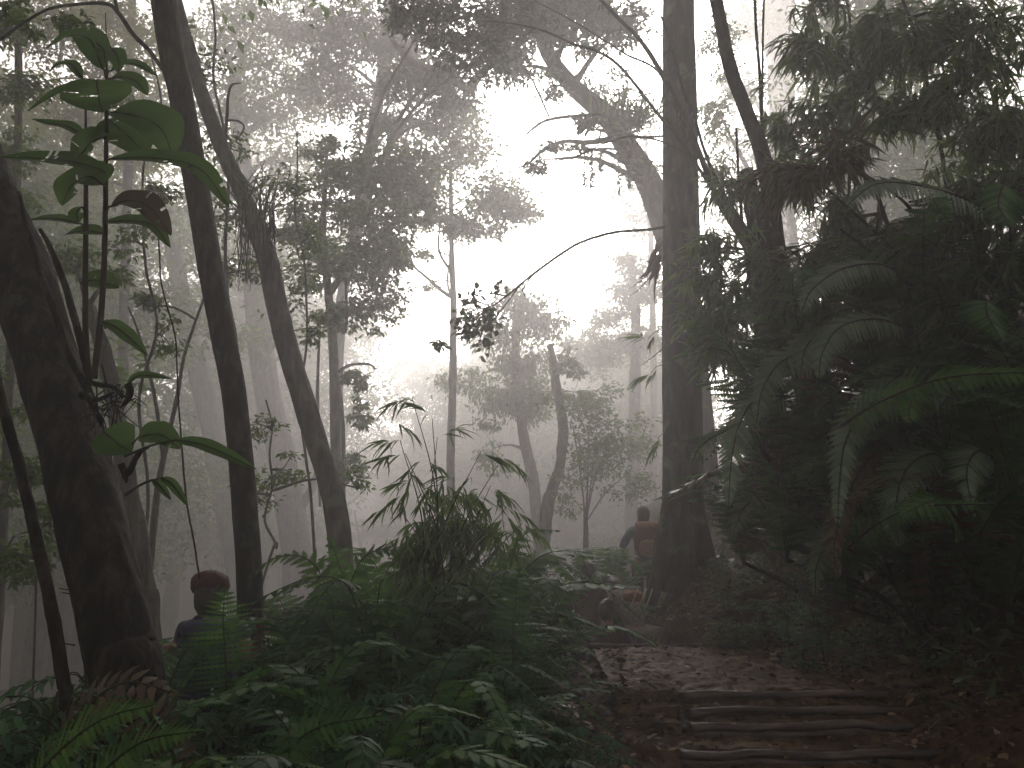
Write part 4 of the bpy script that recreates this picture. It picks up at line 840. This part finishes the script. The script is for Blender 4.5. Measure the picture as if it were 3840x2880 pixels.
RF=[('grey-green fern frond arching left across the upper middle of the thicket',[(3560,960),(3400,930),(3200,980),(3040,1090),(2960,1200)],4.4,90,'fern_pale'),
 ('grey-green fern frond arching above the long one, tip toward the black trunk',[(3600,1180),(3400,1150),(3200,1200),(3080,1320),(3020,1440)],4.4,90,'fern_pale'),
 ('grey-green fern frond low on the bank with its tip at the litter',[(3560,1960),(3350,1930),(3180,1990),(3060,2110),(3010,2220)],4.9,80,'fern_pale'),
 ('small grey-green frond nearest the big trunk, above the leafy shrubs',[(3060,1900),(2920,1860),(2800,1900),(2720,2000)],6.2,70,'fern_pale'),
 ('grey-green fern frond hanging from the right edge low down',[(3950,1700),(3780,1680),(3640,1760),(3560,1900)],4.1,90,'fern_pale'),
 ('long grey-green fern frond arching left at the middle of the dark thicket',[(3900,1480),(3600,1440),(3350,1485),(3200,1640),(3130,1820),(3080,1960)],4.0,100,'fern_pale'),
 ('fern frond curving left over the small bright gap beside the big trunk',[(3420,1350),(3200,1300),(2980,1330),(2860,1450),(2800,1600)],5.0,100,'fern_pale'),
 ('thin fern frond whose tip bends across the big trunk',[(3150,1580),(2900,1570),(2720,1620),(2620,1680),(2570,1740)],5.6,60,'fern_pale'),
 ('fern frond hanging down to the left beside the small bright gap',[(3100,1450),(2900,1470),(2800,1580),(2740,1720),(2700,1900)],5.2,90,'fern_pale'),
 ('uppermost long fern frond, a pale arc below the lit opening in the thicket',[(3950,700),(3700,650),(3450,650),(3270,700),(3120,820)],4.3,110,'fern_pale'),
 ('bright green fern frond spreading at the right edge, upper of two',[(3260,1600),(3400,1480),(3580,1410),(3880,1420)],3.7,110,'fern_bright'),
 ('bright fern frond tangled over the upper bright one, its tip pointing down left',[(3700,1480),(3560,1440),(3430,1500),(3330,1600)],3.8,90,'fern_bright'),
 ('shorter green fern frond on the right above the upper bright one',[(3900,1330),(3760,1340),(3620,1400),(3500,1480)],3.8,90,'fern'),
 ('second low green fern frond in the thicket crossing the lower bright one',[(3340,2080),(3400,1960),(3480,1900),(3640,1890)],3.9,80,'fern'),
 ('bright green fern frond low in the thicket, lower of two',[(3800,2050),(3680,1930),(3520,1880),(3300,1930)],3.9,100,'fern_bright'),
 ('fern frond hanging at the right edge above the bright one',[(3950,1050),(3820,1080),(3720,1180),(3660,1300)],3.8,110,'fern'),
 ('fern frond drooping from the right edge near the top of the thicket',[(4000,560),(3880,620),(3760,760),(3700,900)],3.9,110,'fern'),
 ('long bare-looking fern frond falling steeply through the lower thicket',[(3500,1650),(3350,1720),(3220,1860),(3120,2040),(3090,2150)],4.3,80,'fern_dead'),
 ('pale curled fern frond above the leaf litter beside the big trunk foot',[(3100,2150),(2950,2080),(2830,2020),(2720,2060)],6.4,60,'fern_dead'),
 ('dim fern frond parallel to the long grey-green one, just above it',[(3800,1330),(3550,1350),(3380,1420),(3260,1530),(3180,1640)],4.5,100,'fern_pale'),
 ('dim fern frond below the long grey-green one, pointing at the litter',[(3750,1700),(3600,1690),(3450,1760),(3350,1900),(3300,2040)],4.2,110,'fern_pale'),
 ('short dim frond between the black trunk and the middle of the thicket',[(3300,1180),(3150,1210),(3030,1300),(2960,1420)],4.9,90,'fern_pale')]
for lab,pp,d,wpx,mat in RF:
    q=pts3(pp,d); q[:,1]+=np.linspace(.5,-.2,len(q)); b=q[0]+np.array([1.3,1.6,0]); b[2]=g1(b[0],b[1])
    root=thing('fern_frond',lab,'fern',b); mb=MB(); frond(mb,q,pxw(2.5*wpx,d),pairs=32,ref=(-.1,-.9,.55),fine=(mat!='fern_dead'),droop=.75,rr=.009,lw=.35)
    mb.build('blade',[M[mat],M['stem_brown']],root)
    mb=MB(); tube(mb,[b,(b+q[0])/2+[0,.2,.25],q[0]],[.012,.008],seg=6,n=5); mb.build('stalk',M['stem_brown'],root)
# bare culms leaning across the thicket
for lab,pp,d in [('long black culm running down right through the thicket below the lit opening',[(3140,600),(3300,690),(3420,790),(3560,1000),(3700,1180)],5.3),('second black culm parallel below the first, dipping right',[(3080,690),(3260,850),(3420,1000),(3600,1150)],5.2),('third and lowest black culm of the leaning three',[(3150,860),(3350,1010),(3500,1150),(3640,1300)],5.1),('upright black stem rising in the dark at the right edge',[(3620,700),(3650,1000),(3680,1200),(3680,1700)],5.2)]:
    q=pts3(pp,d); b=q[-1]+np.array([.9,1.2,-.6]); b[2]=g1(b[0],b[1]); mb=MB(); tube(mb,np.vstack([q,b]),[.008,.012,.016],seg=7,n=6,rough=.02)
    tag(mb.build('bamboo_culm',M['bark_dark'],origin=b),lab,'bamboo')
# tree ferns and ferns standing in the thicket
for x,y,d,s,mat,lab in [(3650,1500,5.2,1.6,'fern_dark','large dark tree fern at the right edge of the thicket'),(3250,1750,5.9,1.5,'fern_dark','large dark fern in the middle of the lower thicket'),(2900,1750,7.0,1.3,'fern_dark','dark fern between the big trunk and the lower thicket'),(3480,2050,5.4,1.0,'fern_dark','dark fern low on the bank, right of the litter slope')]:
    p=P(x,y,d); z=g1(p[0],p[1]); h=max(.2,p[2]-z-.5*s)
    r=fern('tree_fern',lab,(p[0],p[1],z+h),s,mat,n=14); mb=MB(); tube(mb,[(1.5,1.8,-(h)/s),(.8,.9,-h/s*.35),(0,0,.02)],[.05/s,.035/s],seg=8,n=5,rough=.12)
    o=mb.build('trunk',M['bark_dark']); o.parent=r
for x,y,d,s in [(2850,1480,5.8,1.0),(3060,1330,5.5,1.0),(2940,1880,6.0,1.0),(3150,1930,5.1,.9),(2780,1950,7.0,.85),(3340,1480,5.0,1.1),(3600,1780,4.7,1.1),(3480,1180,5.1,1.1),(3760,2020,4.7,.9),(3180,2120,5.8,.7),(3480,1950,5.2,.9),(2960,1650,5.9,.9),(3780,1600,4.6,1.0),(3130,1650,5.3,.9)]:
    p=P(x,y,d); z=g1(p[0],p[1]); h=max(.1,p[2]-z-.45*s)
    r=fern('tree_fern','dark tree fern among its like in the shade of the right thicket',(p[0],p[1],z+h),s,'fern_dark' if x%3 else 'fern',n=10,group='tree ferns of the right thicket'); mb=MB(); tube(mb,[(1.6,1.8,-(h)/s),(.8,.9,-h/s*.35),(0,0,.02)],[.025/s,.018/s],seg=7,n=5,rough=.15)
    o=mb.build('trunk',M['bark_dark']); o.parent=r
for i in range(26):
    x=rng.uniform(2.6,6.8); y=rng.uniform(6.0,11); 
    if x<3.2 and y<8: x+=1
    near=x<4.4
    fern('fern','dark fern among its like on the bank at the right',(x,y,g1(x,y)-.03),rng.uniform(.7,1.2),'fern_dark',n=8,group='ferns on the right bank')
for px,py,d,k in [(2720,2180,7.8,4),(2790,2100,8.0,4),(2850,2230,7.2,1),(2760,2300,7.2,4),(2680,2130,8.3,4),(2700,2290,7.4,4),(2950,2200,7.0,3),(3080,2250,6.6,1),(3000,2330,6.4,3),(2700,2080,8.8,4)]:
    loc,h=at_top(px,py,d); s=max(.25,min(.8,h/1.0)); shrub('small leafy shrub among its like where the litter meets the big trunk',loc,s,k,'shrubs beside the big trunk')
# hillside cover
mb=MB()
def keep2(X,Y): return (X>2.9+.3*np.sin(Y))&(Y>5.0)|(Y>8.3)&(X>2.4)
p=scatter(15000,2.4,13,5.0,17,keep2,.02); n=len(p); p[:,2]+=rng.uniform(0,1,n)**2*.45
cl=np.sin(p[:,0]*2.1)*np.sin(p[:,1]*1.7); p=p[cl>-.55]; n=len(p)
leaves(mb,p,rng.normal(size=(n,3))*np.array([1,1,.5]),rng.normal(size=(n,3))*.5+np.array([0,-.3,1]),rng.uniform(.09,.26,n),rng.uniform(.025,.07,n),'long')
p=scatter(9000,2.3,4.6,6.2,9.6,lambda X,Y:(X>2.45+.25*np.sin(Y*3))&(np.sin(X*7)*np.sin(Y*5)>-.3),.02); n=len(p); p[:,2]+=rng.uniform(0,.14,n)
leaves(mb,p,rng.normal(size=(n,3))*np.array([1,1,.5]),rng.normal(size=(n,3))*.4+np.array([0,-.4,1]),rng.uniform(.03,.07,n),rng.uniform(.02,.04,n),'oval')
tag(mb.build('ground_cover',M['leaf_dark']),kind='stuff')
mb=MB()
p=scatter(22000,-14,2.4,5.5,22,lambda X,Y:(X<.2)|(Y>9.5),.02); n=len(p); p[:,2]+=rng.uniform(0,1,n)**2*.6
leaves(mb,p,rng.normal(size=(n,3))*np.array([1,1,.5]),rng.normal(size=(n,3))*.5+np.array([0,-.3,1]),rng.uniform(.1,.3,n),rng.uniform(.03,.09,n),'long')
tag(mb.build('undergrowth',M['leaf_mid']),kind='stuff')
# ------------------------------------------------------------------ people
def plainmat(name,col,rough=.7,noise=.3,scale=25,spec=.3):
    c=np.array(col); return roughmat(name,[tuple(c*(1-noise)),tuple(c),tuple(np.minimum(1,c*(1+noise)))],scale,(1,1,1),.25,rough=rough,spec=spec)
M['skin']=plainmat('skin',(.30,.165,.115),.55,.12)
M['hair']=roughmat('hair',[(.008,.006,.005),(.02,.013,.01),(.035,.022,.016)],60,(1,1,.15),.6,rough=.45,spec=.5)
M['maroon']=plainmat('maroon_cloth',(.06,.016,.018)); M['purple']=plainmat('purple_cloth',(.03,.018,.065)); M['navy']=plainmat('navy_cloth',(.03,.035,.08))
M['dark_cloth']=plainmat('dark_cloth',(.03,.03,.032)); M['bluegrey']=plainmat('bluegrey_cloth',(.10,.12,.17)); M['orange']=plainmat('orange_cloth',(.27,.12,.07),.85,.35)
M['red']=plainmat('red_cloth',(.13,.04,.035)); M['khaki']=plainmat('khaki_strap',(.42,.38,.27)); M['white']=plainmat('white_plastic',(.7,.7,.72),.3,.05)
M['brown_cloth']=plainmat('brown_cloth',(.085,.05,.038)); M['plum']=plainmat('plum_cloth',(.09,.035,.05)); M['shoe']=plainmat('shoe',(.05,.04,.03)); M['eye']=plainmat('eye',(.25,.22,.2),.2,.05)
M['mottled']=roughmat('mottled_cloth',[(.05,.045,.045),(.2,.17,.16),(.32,.28,.26)],38,(1,1,1),.2)
def skinmesh(name,verts,edges,rad,mat,parent,root=0,sub=2):
    me=bpy.data.meshes.new(name); me.from_pydata([tuple(map(float,v)) for v in verts],edges,[]); me.materials.append(mat)
    o=bpy.data.objects.new(name,me); COL.objects.link(o); o.parent=parent
    sk=o.modifiers.new('skin','SKIN'); sk.use_smooth_shade=True; sk.branch_smoothing=.6
    if not me.skin_vertices: me.skin_vertices.new()
    for i,r in enumerate(rad):
        s=me.skin_vertices[0].data[i]; s.radius=(r,r) if np.isscalar(r) else r; s.use_root=(i==root)
    sb=o.modifiers.new('sub','SUBSURF'); sb.levels=sub; sb.render_levels=sub
    return o
def blob(name,c,r,mat,parent,seg=20,cut=None,noise=.05,squash=None):
    """a rounded shell: hair, cap, pack"""
    u=np.linspace(0,2*np.pi,seg,endpoint=False); v=np.linspace(0,np.pi,seg//2+1); V=[]
    ph=rng.uniform(0,6,4)
    for b in v:
        for a in u:
            n=np.array([math.cos(a)*math.sin(b),math.sin(a)*math.sin(b),math.cos(b)])
            if squash: n=np.sign(n)*np.abs(n)**squash; 
            k=1+noise*(math.sin(3*a+ph[0])*math.sin(2*b+ph[1])+.6*math.sin(7*a+ph[2])*math.sin(5*b))
            p=n*np.array(r)*k
            if cut is not None and p[1]>cut(p): p[1]=cut(p)
            V.append(p+c)
    F=[]; k=len(u)
    for i in range(len(v)-1):
        for j in range(k):
            a=i*k+j; b2=i*k+(j+1)%k; F+=[(a,a+k,b2+k),(a,b2+k,b2)]
    mb=MB(); mb.add(V,F); o=bpy.data.objects.new(name,mb.mesh(name,[mat])); COL.objects.link(o); o.parent=parent; return o
def person(label,loc,rz,pose,shirt='maroon',pants='dark_cloth',long_sleeve=True,hair='long',cap=None,scale=1.0,group=None,bend=0.0,crouch=0.0,legs=None):
    root=thing('person',label,'person',loc,group); root.rotation_euler=(0,0,rz); root.scale=(scale,)*3
    H=.9-crouch*.62
    def B(x,y,z):  # upper body bends forward about the hips
        z0=z-.92; return np.array([x,y*math.cos(bend)+z0*math.sin(bend),H+.02+z0*math.cos(bend)-y*math.sin(bend)])
    J={}
    J['pelvis']=np.array([0,0,H]); J['waist']=B(0,.01,1.08); J['chest']=B(0,.0,1.26); J['nb']=B(0,-.01,1.41)
    tilt=pose.get('head',(0,0)); 
    def Hd(x,y,z): # head leans by tilt
        z0=z-1.42; a,b=tilt; return B(x*math.cos(a)+z0*math.sin(a),-.01+y*math.cos(b)+z0*math.sin(b),1.42+z0*math.cos(b)-y*math.sin(b))
    J['neck']=Hd(0,0,1.455); J['jaw']=Hd(0,.02,1.50); J['head']=Hd(0,.005,1.565); J['crown']=Hd(0,-.005,1.625)
    J['nose']=Hd(0,.112,1.545)
    V=[J['pelvis'],J['waist'],J['chest'],J['nb'],J['neck'],J['jaw'],J['head'],J['crown'],J['nose']]
    R=[(.15,.115),(.125,.095),(.15,.105),(.085,.075),(.052,.052),(.062,.068),(.076,.09),(.058,.066),(.012,.014)]
    E=[(0,1),(1,2),(2,3),(3,4),(4,5),(5,6),(6,7),(6,8)]
    for s in (-1,1):   # ears
        V.append(Hd(s*.085,-.005,1.555)); R.append((.016,.024)); E.append((6,len(V)-1))
    cl_s=([J['pelvis']-[0,0,.06],J['waist'],J['chest'],J['nb'],J['neck']],[(.165,.135),(.145,.115),(.18,.135),(.12,.10),(.066,.066)],[(0,1),(1,2),(2,3),(3,4)])
    for s,nm in ((-1,'L'),(1,'R')):
        sh=B(s*.175,-.005,1.37); el=np.array(pose[nm][0],float) if pose.get(nm) else B(s*.235,-.03,1.10); wr=np.array(pose[nm][1],float) if pose.get(nm) else B(s*.24,.06,.86)
        i=len(V); V+=[sh,(sh+el)/2,el,el*.6+wr*.4,wr]; R+=[.05,.045,.038,.036,.026]; E+=[(2,i),(i,i+1),(i+1,i+2),(i+2,i+3),(i+3,i+4)]
        d=nrm(wr-el); palm=wr+d*.055; up=np.cross(d,[0,.3,1.]); up=nrm(up) if np.linalg.norm(up)>.1 else np.array([1.,0,0]); n2=np.cross(d,up)
        V.append(palm); R.append((.034,.017)); E.append((i+4,i+5)); pi=i+5
        for k,(off,l) in enumerate([(-.03,.062),(-.010,.075),(.010,.070),(.028,.055)]):
            a=palm+up*off+d*.03; b=a+d*l*.5+n2*l*.12; c=b+d*l*.3+n2*l*.35; q=len(V); V+=[a,b,c]; R+=[.0095,.0085,.0075]; E+=[(pi,q),(q,q+1),(q+1,q+2)]
        a=palm-up*.036-d*.012; b=a-up*.02+d*.03+n2*.01; q=len(V); V+=[a,b]; R+=[.011,.009]; E+=[(pi,q),(q,q+1)]
        j=len(cl_s[0]); f=1.0 if long_sleeve else 0
        sv,sr,se=cl_s
        sv+=[sh,(sh+el)/2]; sr+=[.09,.07]; se+=[(2,j),(j,j+1)]
        if long_sleeve: sv+=[el,wr-d*.03]; sr+=[.05,.038]; se+=[(j+1,j+2),(j+2,j+3)]
    lv=[J['pelvis']+[0,0,.03]];lr=[(.16,.13)];le=[]
    for s in (-1,1):
        hip=J['pelvis']+np.array([s*.09,0,-.06])
        if crouch: kn=np.array([s*.16,.34,.42]); an=np.array([s*.13,.05,.08]); 
        elif legs: kn,an=[np.array(q) for q in legs[0 if s<0 else 1]]
        else: kn=np.array([s*.1,.03,.47]); an=np.array([s*.1,0,.08])
        i=len(V); V+=[hip,(hip+kn)/2,kn,kn*.65+an*.35,an,an+[0,.07,-.035],an+[0,.17,-.05]]; R+=[.09,.075,.052,.052,.034,.036,.028]
        E+=[(0,i)]+[(i+k,i+k+1) for k in range(6)]
        j=len(lv); lv+=[hip,(hip+kn)/2,kn,kn*.6+an*.4,an+[0,0,.03]]; lr+=[.103,.088,.066,.062,.05]; le+=[(0,j)]+[(j+k,j+k+1) for k in range(4)]
        skinmesh('shoe',[an+[0,-.035,-.02],an+[0,.07,-.035],an+[0,.19,-.045]],[(0,1),(1,2)],[.048,(.046,.04),(.042,.03)],M['shoe'],root,sub=1)
    skinmesh('body',V,E,R,M['skin'],root)
    skinmesh('shirt',cl_s[0],cl_s[2],cl_s[1],M[shirt],root)
    skinmesh('trousers',lv,le,lr,M[pants],root)
    for s in (-1,1): 
        e=blob('eye',Hd(s*.032,.088,1.575),(.012,.008,.007),M['eye'],root,seg=8)
    hc=Hd(0,-.015,1.59); hm=M['hair']
    def orient(o):
        o.rotation_euler=(-(bend+tilt[1]),0,0) 
    if cap:
        o=blob('cap',(0,0,0),(.116,.13,.085),M[cap],root,noise=.08); o.location=tuple(Hd(-.01,-.005,1.615)); orient(o)
    o=blob('hair',(0,0,0),(.09,.108,.112),hm,root,cut=(lambda p: .045 if p[2]<.05 else 9),noise=.05); o.location=tuple(hc); orient(o)
    if hair=='bun': o=blob('hair_bun',(0,0,0),(.045,.045,.042),hm,root,noise=.1); o.location=tuple(Hd(0,-.10,1.66))
    if hair=='long': o=blob('hair_length',(0,0,0),(.082,.05,.11),hm,root,noise=.08); o.location=tuple(Hd(0,-.07,1.53)); orient(o)
    return root
def pack(label,loc,rz,size,mat,straps,mat2=None,lid=None,bend=0,cat='backpack'):
    root=thing('backpack',label,cat,loc); root.rotation_euler=(-bend,0,rz)
    w,d,h=size; blob('main_sack',(0,0,h*.5),(w/2,d/2,h/2),M[mat],root,squash=.62,noise=.05,seg=28)
    blob('top_lid',(0,0,h*.98),(w*.46,d*.5,h*.12),M[lid or mat],root,squash=.7,noise=.05)
    blob('front_pocket',(0,-d*.5,h*.34),(w*.34,d*.2,h*.24),M[mat2 or mat],root,squash=.65,noise=.04)
    for s in (-1,1):
        mb=MB(); tube(mb,[(s*w*.3,d*.45,h*.95),(s*w*.36,d*.95,h*.98),(s*w*.42,d*1.35,h*.7),(s*w*.46,d*.9,h*.3),(s*w*.4,d*.45,h*.12)],.02,seg=8,n=6,flat=.5)
        o=mb.build('strap',M[straps]); o.parent=root
    return root
# left person on the lower path
p1=P(800,2165,5.0)
Hh=1.66
loc1=(p1[0],5.0,p1[2]-Hh*1.0)
def loc_of(px,py,d,root_loc): q=P(px,py,d)-np.array(root_loc); return q
L1=[loc_of(672,2550,4.9,loc1),loc_of(648,2455,4.68,loc1)]
R1=[loc_of(942,2510,4.85,loc1),loc_of(972,2385,4.68,loc1)]
person('person in maroon cap and purple top at lower left, bare arms raised among ferns',loc1,0,{'L':L1,'R':R1,'head':(-.12,.3)},shirt='purple',pants='navy',long_sleeve=False,hair='long',cap='maroon')
r=pack('dark blue backpack with pale buckle on the person at lower left',(loc1[0]+.05,loc1[1]-.19,loc1[2]+.93),0,(.34,.2,.46),'navy','dark_cloth','purple')
blob('buckle',(.10,-.13,.12),(.012,.012,.035),M['white'],r,seg=10)
# the hiker by the big trunk
p2=P(2412,1905,11.0); loc2=(p2[0],11.0,p2[2]-1.66)
person('person with dark hair and blue-grey sleeves walking down just left of the big trunk',loc2,-.15,{'L':((-.30,-.02,1.12),(-.27,.16,1.02)),'R':((.27,-.03,1.12),(.26,.1,.95)),'head':(.0,.25)},shirt='bluegrey',pants='dark_cloth',hair='long')
r=pack('orange and red backpack on the walker beside the big trunk',(loc2[0]+.03,loc2[1]-.23,loc2[2]+.98),-.15,(.40,.24,.46),'red','dark_cloth','orange',lid='orange')
blob('rolled_mat',(.12,-.03,.30),(.14,.10,.08),M['orange'],r,noise=.03)
mb=MB(); a=np.linspace(0,2*np.pi,25); tube(mb,np.stack([.19*np.cos(a),.24+.15*np.sin(a)-.05,.03+0*a],1),.018,seg=6,n=2); o=mb.build('waist_belt',M['khaki']); o.parent=r
# the people just beyond the crest
p3=P(2276,2250,8.2); loc3=(p3[0],8.2,p3[2]-1.07)
person('person in plum top with dark hair in a knot crouching just beyond the crest log',loc3,.1,{'L':((-.24,.12,.52),(-.16,.32,.42)),'R':((.24,.12,.52),(.16,.32,.42)),'head':(0,.12)},shirt='plum',pants='maroon',hair='bun',crouch=1.0)
p4=P(2345,2215,8.9); loc4=(p4[0]+.12,8.75,p4[2]-1.28)
person('person in mottled grey clothes stooping right behind the crouching one',loc4,.5,{'L':((-.26,.42,.80),(-.2,.55,.58)),'R':((.26,.42,.80),(.2,.55,.58)),'head':(0,.5)},shirt='mottled',pants='mottled',hair='long',bend=.85)
r=thing('shoulder_bag','orange bag with pale striped straps on the stooping person','bag',tuple(P(2375,2235,8.62)))
blob('pouch',(0,0,0),(.11,.09,.055),M['orange'],r,noise=.15,squash=.75)
for k,dx in enumerate((-.02,.07,.14)):
    mb=MB(); tube(mb,[(dx-.03,-.03,-.13),(dx,-.085,-.05),(dx+.03,-.075,.02),(dx+.06,-.01,.07)],.014,seg=7,n=5,flat=.5); o=mb.build('strap',M['khaki']); o.parent=r
p5=P(2195,2165,8.9); loc5=(p5[0],8.9,p5[2]-1.5)
person('person in dark brown jacket half hidden by ferns left of the crouching one',loc5,-.2,{'L':((-.26,.05,.95),(-.2,.22,.85)),'R':((.26,.05,.95),(.2,.22,.85)),'head':(0,.3)},shirt='brown_cloth',pants='dark_cloth',hair='long',bend=.25)
